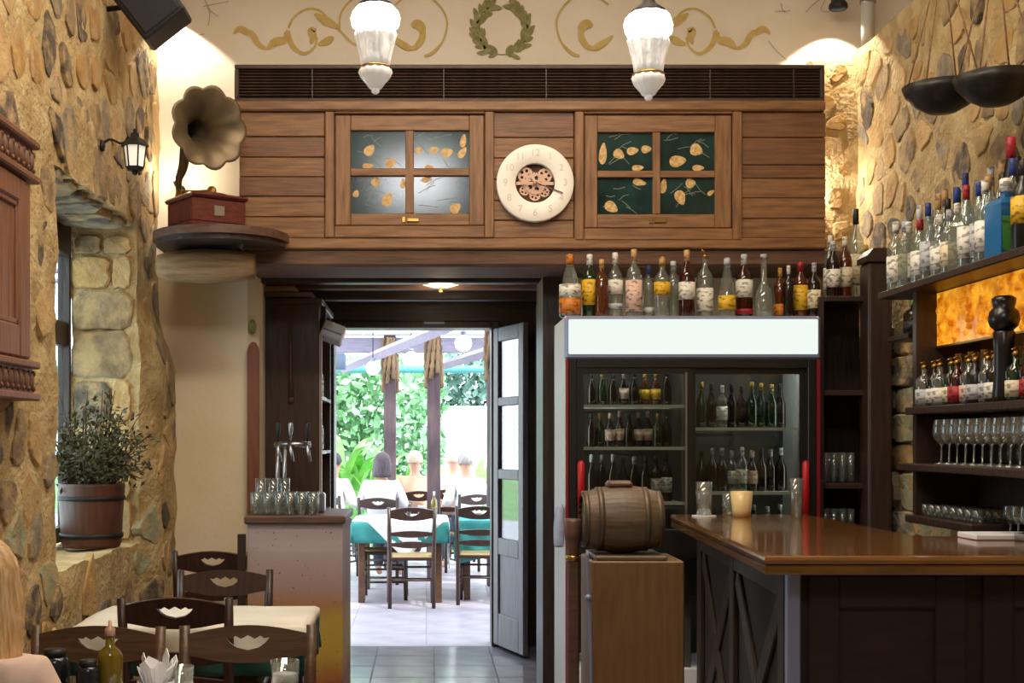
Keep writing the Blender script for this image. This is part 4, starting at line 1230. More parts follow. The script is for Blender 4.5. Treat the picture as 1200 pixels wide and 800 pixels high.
# on top of the fridge: x, top y in the photo, radius px, kind, glass, cap, label, ...
TOP = [(668, 298, 12.5, 'slope', 'clear_b', 'orange', 'white', dict(lz=(.32, .52), lab2='orange', lz2=(.05, .30)), 'wide clear bottle with orange and white label at the fridge end by the passage'),
       (691, 298, 9.5, 'std', 'b_green', 'white', 'yellow', dict(lz=(.2, .60)), 'green bottle with yellow label and white cap on the fridge'),
       (705, 304, 8, 'std', 'b_amber', 'tan', None, {}, 'plain amber bottle between the yellow and white labelled ones'),
       (721, 296, 9, 'std', 'clear_b', 'white', 'white', dict(lz=(.36, .58), lab2='silver', lz2=(.14, .22)), 'clear bottle with white cap and two pale labels on the fridge'),
       (743, 292, 9.5, 'std', 'clear_b', 'tan', 'pink', dict(lz=(.08, .54)), 'tall clear bottle with pinkish label and tan cap on the fridge'),
       (760, 311, 6.5, 'std', 'clear_b', 'blue', 'silver', dict(lz=(.1, .2)), 'small slim clear bottle with blue cap on the fridge'),
       (776, 301, 9.5, 'std', 'clear_b', 'tan', 'yellow', dict(lz=(.36, .58)), 'clear bottle with small yellow label and cork on the fridge'),
       (789, 306, 9, 'waist', 'clear_b', 'silver', None, {}, 'waisted clear bottle without label on the fridge'),
       (805, 293, 9.5, 'std', 'b_red', 'tan', 'white', dict(lz=(.26, .52)), 'dark red-brown bottle with white label and tan cap on the fridge'),
       (826, 297, 10, 'std', 'clear_b', None, 'white', dict(lz=(.10, .46), pour=True), 'clear bottle with pouring spout and white label on the fridge'),
       (852, 302, 10, 'slope', 'clear_b', 'silver', 'yellow', dict(lz=(.12, .36)), 'tapering clear bottle with yellow and white label on the fridge'),
       (872, 298, 10, 'std', 'b_red', 'silver', 'white', dict(lz=(.32, .60), lab2='red', lz2=(.06, .14)), 'dark red bottle with white label and red band on the fridge'),
       (895, 298, 11, 'round', 'clear_b', 'silver', None, {}, 'round-bellied clear decanter with long neck on the fridge'),
       (914, 314, 7, 'waist', 'b_amber', 'gold', 'orange', dict(lz=(.06, .28)), 'small amber bottle with orange label on the fridge'),
       (924, 311, 6, 'std', 'b_dark', 'white', None, {}, 'slim dark bottle with white cap on the fridge'),
       (938, 307, 9.5, 'std', 'b_amber', 'red', 'yellow', dict(lz=(.14, .58)), 'amber bottle with large yellow label and red cap on the fridge'),
       (954, 308, 7.5, 'std', 'b_dark', 'silver', 'cream', dict(lz=(.16, .50)), 'dark bottle with pale labels at the fridge end by the tall post')]
for i, (x, yt, rp, kind, g, cap, lab, kw, label) in enumerate(TOP):
    Y = 6.78 + (.06 if i % 2 else 0)
    p = px(x, 372, Y); s = FPX / Y
    h = EYE + (515 - yt) / s - (FZ1 + .001)
    bottle((p.x, Y, FZ1 + .001), label, h, rp / s, kind, g, cap, lab, group='spirit bottles on the fridge', **kw)

# inside the fridge
rnd = random.Random(31)
ORD = ['first', 'second', 'third', 'fourth', 'fifth', 'sixth', 'seventh', 'eighth', 'ninth', 'tenth', 'eleventh', 'twelfth', 'thirteenth', 'fourteenth', 'fifteenth', 'sixteenth', 'seventeenth', 'eighteenth', 'nineteenth', 'twentieth']
def fill(shelf, n, h, r, styles, where, x0=.05, x1=None, y=FY0 + .17):
    a, b, z, _ = shelf
    x1 = (b - a) - .05 if x1 is None else x1
    for k in range(n):
        g, cap, lab, kind, nm = styles[k % len(styles)]
        X = a + x0 + (x1 - x0) * (k + .5) / n
        bottle((X, y + rnd.uniform(-.015, .015), z + .0005), '%s, %s from passage side, %s' % (nm, ORD[k], where), h * rnd.uniform(.94, 1.04), r, kind, g, cap, lab, group='bottles inside the fridge')
DK = ('b_dark', 'black', None, 'beer', 'dark bottle'); DG = ('b_green', 'gold', None, 'beer', 'dark green bottle'); PK = ('b_dark', 'pink', 'pink', 'beer', 'pink-labelled bottle'); AM = ('b_amber', 'gold', 'yellow', 'beer', 'amber bottle'); SV = ('b_dark', 'silver', None, 'beer', 'silver-necked bottle'); OV = ('b_dark', 'black', 'white', 'std', 'dark bottle with white label'); CL = ('clear_b', 'white', 'white', 'std', 'clear bottle')
fill(SHL[0], 8, .175, .026, (DK, DG, DK, PK, DK, AM, AM, DK), 'upper shelf behind first fridge door')
fill(SHL[1], 9, .185, .026, (DK, DG, PK, PK, DK, PK, PK, DG, DK), 'middle shelf behind first fridge door')
fill(SHL[2], 8, .245, .030, (SV, SV, SV, DK, SV, DK, OV, OV), 'lower shelf behind first fridge door')
fill(SHL[3], 9, .235, .029, (DG, DK, CL, DK, DK, DG, DG, DG, DK), 'upper shelf behind second fridge door')
fill(SHL[4], 9, .225, .030, (DK, SV, SV, CL, CL, PK, DK, SV, SV), 'lower shelf behind second fridge door')
fill(SHL[5], 4, .17, .030, (CL, SV, CL, SV), 'bottom shelf behind second fridge door', .25)

# ------------------------------------------------------------------ tall shelf unit beside the fridge
tu = thing('tall_shelf_unit', 'narrow tall dark shelf unit with a thick post beside the fridge', 'shelf', (2.2, 6.9, 0))
MB().box(2.285, 2.41, 6.62, 6.76, 0, 2.42, c=.012).build('post', M['dark'], tu)
MB().prism([(2.275, 2.42), (2.42, 2.42), (2.42, 2.45), (2.385, 2.49), (2.31, 2.49), (2.275, 2.45)], 6.61, 6.77).build('post_cap', M['dark'], tu)
MB().box(2.07, 2.42, 7.16, 7.20, 0, 2.25).build('back_panel', M['dark'], tu)
MB().box(2.06, 2.085, 6.72, 7.16, 0, 2.25).build('side_panel', M['dark'], tu)
TS = []
for y in (347, 457, 566, 628):
    z = px(985, y, 6.72).z
    MB().box(2.085, 2.42, 6.70, 7.16, z - .03, z, c=.004).build('shelf', M['dark_x'], tu)
    TS.append(z)
g2 = 'bottles on the narrow shelf unit'
bottle((2.16, 6.80, TS[0]), 'dark bottle with white label on the narrow shelf unit beside the fridge', .30, .036, 'std', 'b_dark', 'silver', 'white', group=g2)
bottle((2.235, 6.84, TS[0]), 'amber bottle with cream cap on the narrow shelf unit beside the post', .33, .038, 'std', 'b_amber', 'white', 'cream', group=g2)
bottle((2.20, 6.98, TS[0]), 'clear bottle standing at the back of the narrow shelf unit', .36, .036, 'std', 'clear_b', 'white', 'white', group=g2)
bottle((2.33, 6.95, TS[0]), 'tall clear bottle with pale label standing behind the dark post', .50, .042, 'std', 'clear_b', 'black', 'cream', group=g2)
def tumblers(n, X0, X1, Y0, Y1, z, label, group, r=.032, h=.10, seed=1, rows=1, end='fridge'):
    """identical upright tumblers in rows"""
    rr = random.Random(seed)
    me = _bc.get(('tumbler', r, h))
    if me is None:
        mb = MB(); mb.lathe([(0, .006), (r * .80, .006), (r * .94, h), (r, h), (r * .86, 0), (0, 0)], 12, caps=False)
        me = mb.mesh('tumbler'); me.materials.append(M['clear']); _bc[('tumbler', r, h)] = me
    k = 0
    for q in range(rows):
        for i in range(n):
            t = (i + .5) / n
            o = bpy.data.objects.new('drinking_glass', me); COL.objects.link(o)
            if abs(X1 - X0) > abs(Y1 - Y0): o.location = (X0 + (X1 - X0) * t, Y0 + (Y1 - Y0) * (q + .5) / rows, z)
            else: o.location = (X0 + (X1 - X0) * (q + .5) / rows, Y0 + (Y1 - Y0) * t, z)
            tag(o, label + (', %s from %s' % (ORD[i], end)) + (' in the %s row' % ('front', 'second', 'back')[q] if rows > 1 else ''), 'glass', group); k += 1
tumblers(4, 2.09, 2.27, 6.74, 6.90, TS[2], 'tumbler on third shelf of narrow unit', 'tumblers on the narrow unit, third shelf', .020, .16, rows=2)
tumblers(4, 2.09, 2.27, 6.74, 6.90, TS[3], 'tumbler on lowest shelf of narrow unit', 'tumblers on the narrow unit, lowest shelf', .020, .14, rows=2)

# ------------------------------------------------------------------ bar
bar = thing('bar_counter', 'dark wooden bar counter with a thick glossy golden wood top', 'bar', (1.6, 5.0, 0))
BT = 1.122
def inset_poly(P, d):
    return [(P[0][0] + d, P[0][1] + d), (P[1][0], P[1][1] + d), (P[2][0], P[2][1] - d), (P[3][0] - d, P[3][1] - d), (P[4][0] - d, P[4][1] - d), (P[5][0] + d, P[5][1] - d)]
BP = [(1.097, 4.16), (2.44, 4.16), (2.44, 5.02), (1.93, 5.02), (1.93, 6.49), (1.234, 6.49)]
def tiered(P, prof, name, mat, parent):
    vs = []; fs = []
    n = len(P)
    for d, z in prof:
        vs += [(a, b, z) for a, b in inset_poly(P, d)]
    for r in range(len(prof) - 1):
        for i in range(n):
            j = (i + 1) % n
            fs.append((r * n + i, r * n + j, (r + 1) * n + j, (r + 1) * n + i))
    fs.append(tuple(range(n))[::-1]); fs.append(tuple((len(prof) - 1) * n + i for i in range(n)))
    return MB().add(vs, fs).build(name, mat, parent)
tiered(BP, [(.02, BT - .062), (.006, BT - .062), (.004, BT - .056), (.004, BT - .036), (.010, BT - .031), (.022, BT - .031), (.03, BT - .028)], 'edge_moulding', M['bartop'], bar)
tiered(BP, [(.012, BT - .030), (.002, BT - .026), (0, BT - .014), (.004, BT - .005), (.014, BT)], 'bar_top', M['bartop'], bar)
IN = inset_poly(BP, .13)
MB().prism(IN, 0, BT - .062, 'xy').build('bar_body', M['bar_dark'], bar)
# left flank, panelled with crossed timbers
A, B = Vector((IN[0][0], IN[0][1], 0)), Vector((IN[5][0], IN[5][1], 0))
Lb = (B - A).length; an = math.atan2(B.y - A.y, B.x - A.x)
TL = Matrix.Translation(A) @ Matrix.Rotation(an, 4, 'Z')       # local x along the flank, +y into the room side
H0 = BT - .065
for (u0, u1, z0, z1) in ((.03, .13, .02, H0), (1.02, 1.12, .02, H0), (Lb - .12, Lb - .02, .02, H0)):
    MB().box(u0, u1, 0, .025, z0, z1, M=TL, c=.005).build('stile', M['bar_side'], bar)
for (u0, u1) in ((.13, 1.02), (1.12, Lb - .12)):
    for (z0, z1) in ((.02, .14), (H0 - .10, H0)):
        MB().box(u0, u1, 0, .022, z0, z1, M=TL, c=.005).build('rail', M['bar_side'], bar)
    for sg in (1, -1):
        L_ = math.hypot(u1 - u0, H0 - .24); aa = math.atan2(H0 - .24, u1 - u0) * sg
        MB().box(-L_ / 2 + .03, L_ / 2 - .03, 0, .016 if sg > 0 else .014, -.045, .045, M=TL @ Matrix.Translation(((u0 + u1) / 2, 0, (H0 + .04) / 2)) @ Matrix.Rotation(-aa, 4, 'Y'), c=.004).build('cross_timber', M['bar_side'], bar)
MB().box(IN[0][0] - .022, IN[0][0] + .022, IN[0][1] - .022, IN[0][1] + .022, 0, H0 - .002, c=.006).build('corner_post', M['greymetal'], bar)
for (x0, x1) in ((IN[0][0] + .05, 1.80), (1.86, 2.42)):
    for (a, b, c, d) in ((x0, x0 + .10, .02, H0 - .01), (x1 - .10, x1, .02, H0 - .01), (x0 + .10, x1 - .10, .02, .14), (x0 + .10, x1 - .10, H0 - .12, H0 - .01)):
        MB().box(a, b, IN[0][1] - .018, IN[0][1], c, d, c=.004).build('front_panel_frame', M['bar_dark'], bar)

# things on the bar
def coaster(x, y, lab, r=.05): 
    mb = MB(); mb.lathe([(r, 0), (r, .005), (0, .005)], 20, (x, y, BT + .0005)); return tag(mb.build('coaster', M['white']), lab, 'coaster')
p = px(825, 600, 6.30); coaster(p.x, 6.30, 'white round coaster under the tall glass on the bar', .06)
drink_glass('drinking_glass', 'tall clear glass on the white coaster at the far end of the bar', p.x, 6.30, BT + .0055, .036, .042, .165)
p = px(869, 600, 6.28)
cu = thing('ceramic_cup', 'cream ceramic tumbler standing on the bar', 'cup', (p.x, 6.28, BT))
mb = MB(); mb.lathe([(0, .004), (.042, .004), (.050, .125), (.054, .125), (.046, .03), (.042, 0), (0, 0)], 20, (p.x, 6.28, BT), caps=False); mb.build('cup_body', pm('cream_glaze', '#e2c48a', rough=.25), cu)
p = px(933, 604, 6.20)
drink_glass('beer_glass', 'tall slim clear beer glass on the bar near the second fridge door', p.x, 6.20, BT + .0005, .024, .034, .19)
p = px(842, 598, 6.38)
drink_glass('drinking_glass', 'short clear glass behind the cream cup on the bar', p.x + .05, 6.38, BT + .0005, .030, .034, .11)
tag(MB().box(2.06, 2.34, 4.80, 4.97, BT + .0005, BT + .022, c=.004).build('folded_napkins', M['white']), 'flat stack of white folded napkins on the bar', 'napkins')
tr = thing('steel_tray', 'shallow grey steel tray behind the white napkins on the bar', 'tray', (2.3, 4.9, BT))
MB().box(2.20, 2.43, 4.50, 4.79, BT + .001, BT + .006, c=.002).build('tray_base', M['steel'], tr)
for (a, b, c, d) in ((2.20, 2.205, 4.50, 4.79), (2.425, 2.43, 4.50, 4.79), (2.205, 2.425, 4.50, 4.505), (2.205, 2.425, 4.785, 4.79)):
    MB().box(a, b, c, d, BT + .006, BT + .03).build('tray_rim', M['steel'], tr)

# ------------------------------------------------------------------ cask on its pedestal, post and cord
pd = thing('pedestal', 'plain brown wooden pedestal box carrying the small cask', 'pedestal', (.775, 4.85, 0))
MB().box(.605, .945, 4.69, 5.02, 0, 1.055, c=.006).build('box', M['pedestal'], pd)
MB().box(.620, .885, 4.70, 5.00, 1.055, 1.072, c=.004).build('cap_board', M['cask'], pd)
ck = thing('wine_cask', 'small dark wooden wine cask lying on the pedestal', 'cask', (.735, 4.84, 1.072))
CK = Matrix.Translation((.735, 4.845, 1.072 + .128)) @ Matrix.Rotation(pi / 2, 4, 'Y')
prof = [(.098 + .030 * (1 - (2 * t - 1) ** 2), -.15 + .30 * t) for t in [k / 12 for k in range(13)]]
nst = 22
for k in range(nst):
    a0, a1 = 2 * pi * k / nst + .001, 2 * pi * (k + 1) / nst - .001
    vs = []; fs = []
    for (r, z) in prof:
        for a in (a0, (a0 + a1) / 2, a1):
            vs.append(CK @ Vector((r * cos(a), r * sin(a), z)))
        vs.append(CK @ Vector(((r - .012) * cos((a0 + a1) / 2), (r - .012) * sin((a0 + a1) / 2), z)))
    for i in range(len(prof) - 1):
        b = i * 4; c = b + 4
        fs += [(b, b + 1, c + 1, c), (b + 1, b + 2, c + 2, c + 1), (b + 2, b + 3, c + 3, c + 2), (b + 3, b, c, c + 3)]
    MB().add(vs, fs, 0, False).build('stave', M['cask'], ck)
MB().lathe([(0, -.138), (.096, -.138), (.096, -.13), (0, -.13)], 24, M=CK, caps=False).build('cask_head', M['cask'], ck)
MB().lathe([(0, .13), (.096, .13), (.096, .138), (0, .138)], 24, M=CK, caps=False).build('cask_head', M['cask'], ck)
for z_ in (-.135, -.085, .085, .135):
    r_ = .098 + .030 * (1 - (z_ / .15) ** 2)
    MB().lathe([(r_ - .002, z_ - .011), (r_ + .003, z_ - .011), (r_ + .003, z_ + .011), (r_ - .002, z_ + .011)], 28, M=CK, caps=False).build('hoop', pm('dull_hoop', '#5d5040', rough=.45, metal=.5), ck)
MB().box(.68, .775, 4.80, 4.89, 1.318, 1.345, c=.01).build('bung', M['shelfwood'], ck)
np_ = thing('newel_post', 'slim brown wooden post with turned cap beside the cask pedestal', 'post', (.555, 4.86, 0))
MB().box(.535, .578, 4.845, 4.885, 0, 1.06, c=.006).build('shaft', M['shelfwood'], np_)
MB().lathe([(.022, 1.06), (.026, 1.07), (.020, 1.09), (.030, 1.12), (.034, 1.15), (.034, 1.19), (.028, 1.20), (0, 1.20)], 16, (.556, 4.865, 0)).build('cap', M['shelfwood'], np_)
MB().lathe([(.026, 1.04), (.030, 1.045), (.030, 1.058), (.026, 1.062)], 16, (.556, 4.865, 0)).build('collar', M['brass'], np_)
cd = thing('hanging_tube', 'thin pale tube with a small tap hanging down the pedestal side', 'tube', (.60, 4.67, .1))
MB().tube(catmull([(.585, 4.665, 1.09), (.588, 4.665, .98), (.595, 4.665, .85), (.602, 4.665, .5), (.606, 4.665, .02)], 6), .006, 7).build('hose', M['greymetal'], cd)
MB().ball((.588, 4.66, .925), .013).build('tap', M['greymetal'], cd)
tw = MB(); tw.tube(catmull([(.700, 6.70, 1.16), (.697, 6.71, 1.10), (.695, 6.72, 1.02), (.693, 6.73, .94)], 5), [.010, .018, .022, .024, .026, .027, .028, .029, .030, .030, .030, .029, .028, .027, .026, .024][:16], 10)
tag(tw.build('hand_towel', pm('pale_blue_towel', '#a9b6d0', '#bcc6da', scale=30, rough=.95)), 'pale blue towel hanging beside the white fridge side', 'towel')

# ------------------------------------------------------------------ shelves on the right wall
wu = thing('wall_shelving', 'dark wooden bar shelving along the right stone wall', 'shelving', (2.35, 5.0, 1.12))
SY0, SY1 = 4.25, 5.76
WS = {}
for n, z, x0, y0, y1 in (('upper', 2.19, 2.12, SY0, 6.02), ('pour', 1.645, 2.15, SY0, SY1), ('wine', 1.395, 2.13, SY0, SY1 + .02), ('low', 1.165, 2.15, 5.06, SY1)):
    MB().box(x0, XR - .002, y0, y1, z - .034, z, c=.005).build('shelf', M['dark_x'], wu); WS[n] = z
MB().box(2.18, XR - .002, 5.70, 5.74, BT + .045, 2.156).build('end_panel', M['dark'], wu)
MB().box(2.46, XR - .004, SY0, 5.70, BT + .003, 2.15).build('back_panel', M['dark'], wu)
MB().box(2.14, 2.18, 4.25, 4.29, BT + .002, 2.156).build('upright', M['dark'], wu)
# added glowing amber panel under the upper shelf, standing in for lamp-lit glasses
M['amber'] = None
m, nt, b = nodes_of('amber_glow')
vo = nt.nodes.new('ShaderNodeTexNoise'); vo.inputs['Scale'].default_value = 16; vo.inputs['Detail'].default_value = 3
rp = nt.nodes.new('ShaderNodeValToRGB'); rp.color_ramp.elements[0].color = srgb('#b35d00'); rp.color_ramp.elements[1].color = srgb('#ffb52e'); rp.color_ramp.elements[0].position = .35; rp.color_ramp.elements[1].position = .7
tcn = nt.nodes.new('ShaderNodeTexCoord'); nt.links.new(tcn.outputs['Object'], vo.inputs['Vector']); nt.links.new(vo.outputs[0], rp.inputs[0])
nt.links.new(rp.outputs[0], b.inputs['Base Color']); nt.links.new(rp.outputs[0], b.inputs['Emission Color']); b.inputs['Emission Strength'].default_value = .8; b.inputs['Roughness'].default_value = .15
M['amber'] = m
ap = thing('amber_glow_standin', 'added glowing amber panel standing in for lit glasses under the upper shelf', 'light panel', (2.27, 4.9, 1.90))
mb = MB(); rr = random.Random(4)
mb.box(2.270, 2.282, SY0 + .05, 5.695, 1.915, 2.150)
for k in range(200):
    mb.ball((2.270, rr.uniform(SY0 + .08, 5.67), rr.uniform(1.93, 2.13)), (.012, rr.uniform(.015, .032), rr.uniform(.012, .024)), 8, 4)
mb.build('bubbled_glow', M['amber'], ap)
MB().box(2.266, 2.286, SY0 + .05, 5.695, 1.905, 1.916, c=.002).build('frame', M['brass'], ap)  # brass edge strip of the added amber stand-in panel

# bottles on the upper shelf
rnd = random.Random(17)
g = 'bottles on the upper wall shelf'
front = [('clear_b', 'white', 'white', 'std', 'clear bottle with white label'), ('clear_b', 'silver', 'cream', 'std', 'clear bottle with cream label'), ('clear_b', 'white', 'white', 'square', 'square clear bottle'), ('clear_b', 'red', 'white', 'std', 'clear red-capped bottle'), ('clear_b', 'blue', 'silver', 'slope', 'sloping clear bottle')]
n = 13
for k in range(n):
    g_, cap, lab, kind, nm = front[k % 5]
    Y = 5.97 - k * .098
    if abs(Y - 4.89) < .10: continue
    bottle((2.185 + rnd.uniform(-.01, .015), Y, WS['upper'] + .0005), '%s, %s from post in front row of upper wall shelf' % (nm, ORD[k]), rnd.uniform(.26, .34), rnd.uniform(.034, .041), kind, g_, cap, lab, lz=(.12, .5), group=g, rot=rnd.uniform(0, 1))
bk = [('clear_b', 'white', 'white', 'std', 'white-capped clear bottle'), ('clear_b', 'silver', 'white', 'std', 'silver-capped clear bottle'), ('clear_b', 'tan', 'cream', 'std', 'clear bottle with tan cap'), ('b_green', 'black', 'white', 'std', 'green bottle'), ('clear_b', 'blue', 'blue', 'std', 'blue-capped clear bottle')]
for k in range(13):
    g_, cap, lab, kind, nm = bk[k % 5]
    bottle((2.285 + rnd.uniform(-.01, .01), 5.93 - k * .105, WS['upper'] + .0005), '%s, %s from post in middle row of upper wall shelf' % (nm, ORD[k]), rnd.uniform(.34, .41), .037, kind, g_, cap, lab, lz=(.2, .45), group=g)
for k in range(12):
    g_, cap, lab, kind, nm = bk[(k + 2) % 5]
    bottle((2.395 + rnd.uniform(-.01, .01), 5.90 - k * .115, WS['upper'] + .0005), '%s, %s from post in wall-side row of upper wall shelf' % (nm, ORD[k]), rnd.uniform(.42, .49), .038, kind, g_, cap, lab, lz=(.2, .45), group=g)
bottle((2.20, 4.86, WS['upper'] + .0005), 'big square blue bottle with coloured label on the upper wall shelf', .30, .062, 'square', 'b_blue', 'white', 'green', lz=(.05, .50), group=g, rot=R(8))
bb = bottle((2.30, 5.04, WS['upper'] + .0005), 'black bottle with red label and red ball stopper on the upper shelf', .50, .050, 'slope', 'b_black', 'red', 'red', lz=(.38, .50), group=g)
bottle((2.20, 4.72, WS['upper'] + .0005), 'yellow-labelled dark bottle beyond the big blue bottle', .34, .042, 'std', 'b_black', 'black', 'yellow', lz=(.3, .6), group=g)

# pouring bottles on the next shelf
g = 'pouring bottles on the wall shelf'
sty = [('clear_b', 'silver', 'clear short bottle'), ('b_dark', 'white', 'dark short bottle'), ('clear_b', 'white', 'white-labelled short bottle'), ('b_green', 'cream', 'green short bottle'), ('b_red', 'red', 'red short bottle'), ('clear_b', 'pink', 'pink-labelled short bottle'), ('b_black', 'silver', 'black short bottle')]
for k in range(14):
    gl_, lab, nm = sty[k % 7]
    if abs(5.66 - k * .088 - 4.86) < .075: continue
    bottle((2.200 + .012 * (k % 2), 5.66 - k * .088, WS['pour'] + .0005), '%s with pouring spout, %s from stone patch end of its shelf' % (nm, ORD[k]), .18, .037, 'std', gl_, None, lab, lz=(.08, .42), pour=True, group=g)
bm_ = thing('pepper_mill', 'large black turned mill with wide cap among the pouring bottles', 'mill', (2.192, 4.86, WS['pour']))
MB().lathe([(.040, 0), (.042, .02), (.036, .10), (.036, .20), (.040, .26), (.034, .27)], 20, (2.192, 4.86, WS['pour'] + .0005)).build('mill_body', M['b_black'], bm_)
MB().lathe([(.034, .27), (.050, .285), (.058, .31), (.052, .34), (.038, .355), (.043, .375), (.044, .39), (.03, .40), (0, .402)], 20, (2.192, 4.86, WS['pour'] + .0005)).build('mill_head', M['b_black'], bm_)

# stemmed glasses
def wine_mesh(r, h, inv=False):
    prof = [(r * .75, 0), (r * .75, .003), (.004, .01), (.0035, h * .42), (r * .45, h * .48), (r * .95, h * .62), (r, h * .72), (r * .82, h)]
    if inv: prof = [(a, h - z) for a, z in prof][::-1]
    mb = MB(); mb.lathe(prof, 12, caps=False)
    me = mb.mesh('stem_glass'); me.materials.append(M['clear']); return me
wm = wine_mesh(.0385, .19); wi = wine_mesh(.034, .16, True); sm_ = wine_mesh(.028, .12)
def glasses(me, X0, X1, nx, Y0, Y1, ny, z, label, group, name='wine_glass', end='stone patch'):
    for i in range(nx):
        for j in range(ny):
            o = bpy.data.objects.new(name, me); COL.objects.link(o)
            o.location = (X0 + (X1 - X0) * (i / max(1, nx - 1)), Y0 + (Y1 - Y0) * (j / max(1, ny - 1)), z)
            tag(o, '%s, %s from %s in %s row' % (label, ORD[ny - 1 - j], end, (['front', 'back'] if nx == 2 else ['front', 'second', 'back'])[i]), 'glass', group)
glasses(wm, 2.20, 2.41, 3, 4.50, 5.47, 13, WS['wine'] + .0005, 'wine glass on the middle bar shelf', 'wine glasses on the middle bar shelf')
tumblers(9, 2.31, 2.43, 4.50, 5.66, WS['pour'] + .0005, 'tall clear highball glass behind pouring bottles', 'highball glasses behind the pouring bottles', .030, .23, rows=2, end='mill end')
tumblers(8, 2.17, 2.42, 5.10, 5.70, WS['low'] + .0005, 'shot glass on the lowest bar shelf', 'shot glasses on the lowest bar shelf', .022, .05, rows=3, end='napkins')
glasses(sm_, 2.28, 2.43, 3, 4.53, 5.00, 8, BT + .0005, 'short stemmed glass on the bar', 'short stemmed glasses on the bar', 'stemmed_glass')

# ledge with a jar between post and shelving
le = thing('small_ledge', 'small dark ledge on the stone wall beside the tall post', 'ledge', (2.42, 6.2, 1.98))
MB().box(2.30, XR - .005, 6.12, 6.40, 1.985, 2.01, c=.004).build('board', M['dark_x'], le)
MB().box(2.44, XR - .005, 6.22, 6.26, 1.90, 1.985).build('bracket', M['dark'], le)
bottle((2.38, 6.25, 2.0105), 'dark squat bottle with green cap on the small stone-wall ledge', .17, .05, 'std', 'b_dark', 'green', 'black', lz=(.1, .4))

# balance scale, spotlight, pipe
sc_ = thing('balance_scale', 'old hanging balance scale with two black pans on rods', 'scale', (2.24, 5.3, 3.0))
M['pan'] = pm('black_scale_pan', '#23201d', '#34302b', scale=20, rough=.45, metal=.5)
pans = ((2.20, 5.46, 3.005), (2.285, 5.14, 2.955))
for (x, y, z) in pans:
    mb = MB(); mb.lathe([(0, -.115), (.06, -.108), (.11, -.08), (.145, -.035), (.16, 0), (.164, .002), (.150, -.035), (.113, -.074), (.06, -.10), (0, -.107)], 28, (x, y, z), caps=False)
    pn = mb.build('pan', M['pan'], sc_)
    for k in range(4):
        a = pi / 4 + k * pi / 2
        MB().tube([(x + .158 * cos(a), y + .158 * sin(a), z), (x + .01 * cos(a), y + .01 * sin(a), z + .55)], .004, 5).build('rod', M['log'], pn)
MB().tube([(2.15, 5.62, 3.55), (2.20, 5.46, 3.56), (2.24, 5.30, 3.60), (2.285, 5.14, 3.51), (2.33, 5.0, 3.50)], [.008, .012, .016, .012, .008], 8).build('beam', M['iron'], sc_)
MB().tube([(2.24, 5.30, 3.60), (2.24, 5.30, 4.42)], .008, 6).build('hanger', M['iron'], sc_)
q = px(1020, 38, 7.30)
pi_ = thing('vertical_pipe', 'pale grey vertical pipe at the top of the stone wall corner', 'pipe', (q.x, 7.34, TOPR))
MB().tube([(q.x, 7.34, TOPR - .005), (q.x, 7.34, 4.42)], .038, 14).build('pipe', pm('grey_pipe', '#b9b4ac', rough=.4), pi_)
MB().lathe([(.038, 4.0), (.046, 4.0), (.046, 4.03), (.038, 4.03)], 14, (q.x, 7.34, 0), caps=False).build('clip', M['steel'], pi_)

# ------------------------------------------------------------------ serving counter in the passage mouth
m, nt, b = nodes_of('mauve_ochre_panel')        # mauve above, ochre then brown towards the bottom, speckled
tcn = nt.nodes.new('ShaderNodeTexCoord'); sx = nt.nodes.new('ShaderNodeSeparateXYZ'); nt.links.new(tcn.outputs['Object'], sx.inputs[0])
nz = nt.nodes.new('ShaderNodeTexNoise'); nz.inputs['Scale'].default_value = 5; nz.inputs['Detail'].default_value = 5; nt.links.new(tcn.outputs['Object'], nz.inputs['Vector'])
ad = nt.nodes.new('ShaderNodeMath'); ad.operation = 'MULTIPLY_ADD'; ad.inputs[1].default_value = .16; nt.links.new(nz.outputs[0], ad.inputs[0]); nt.links.new(sx.outputs[2], ad.inputs[2])
rp = nt.nodes.new('ShaderNodeValToRGB'); e = rp.color_ramp.elements
e[0].position = .30; e[0].color = srgb('#8a4a22'); e[1].position = 1.1; e[1].color = srgb('#b09a98')
for pos, c in ((.42, '#a8872e'), (.62, '#a98a33'), (.70, '#9f7044'), (.80, '#a08078'), (.98, '#a8938f')):
    k = e.new(pos); k.color = srgb(c)
nt.links.new(ad.outputs[0], rp.inputs[0])
n2 = nt.nodes.new('ShaderNodeTexNoise'); n2.inputs['Scale'].default_value = 60; nt.links.new(tcn.outputs['Object'], n2.inputs['Vector'])
r2 = nt.nodes.new('ShaderNodeValToRGB'); r2.color_ramp.elements[0].position = .68; r2.color_ramp.elements[1].position = .74
nt.links.new(n2.outputs[0], r2.inputs[0])
mx = nt.nodes.new('ShaderNodeMixRGB'); mx.inputs[2].default_value = srgb('#5a4030'); nt.links.new(r2.outputs[0], mx.inputs[0]); nt.links.new(rp.outputs[0], mx.inputs[1])
nt.links.new(mx.outputs[0], b.inputs['Base Color']); b.inputs['Roughness'].default_value = .7
sv = thing('serving_counter', 'serving counter with mauve and ochre front in the passage mouth', 'counter', (-.70, 7.1, 0))
MB().box(-.95, -.445, 6.78, 7.48, 0, 1.055).build('body', m, sv)
MB().box(-.965, -.43, 6.75, 7.50, 1.055, 1.098, c=.008).build('top', M['shelfwood'], sv)
CZ = 1.0985
MB().box(-1.0, -.96, 6.765, 6.80, .0, 1.0).build('side_post', M['dark'], sv)

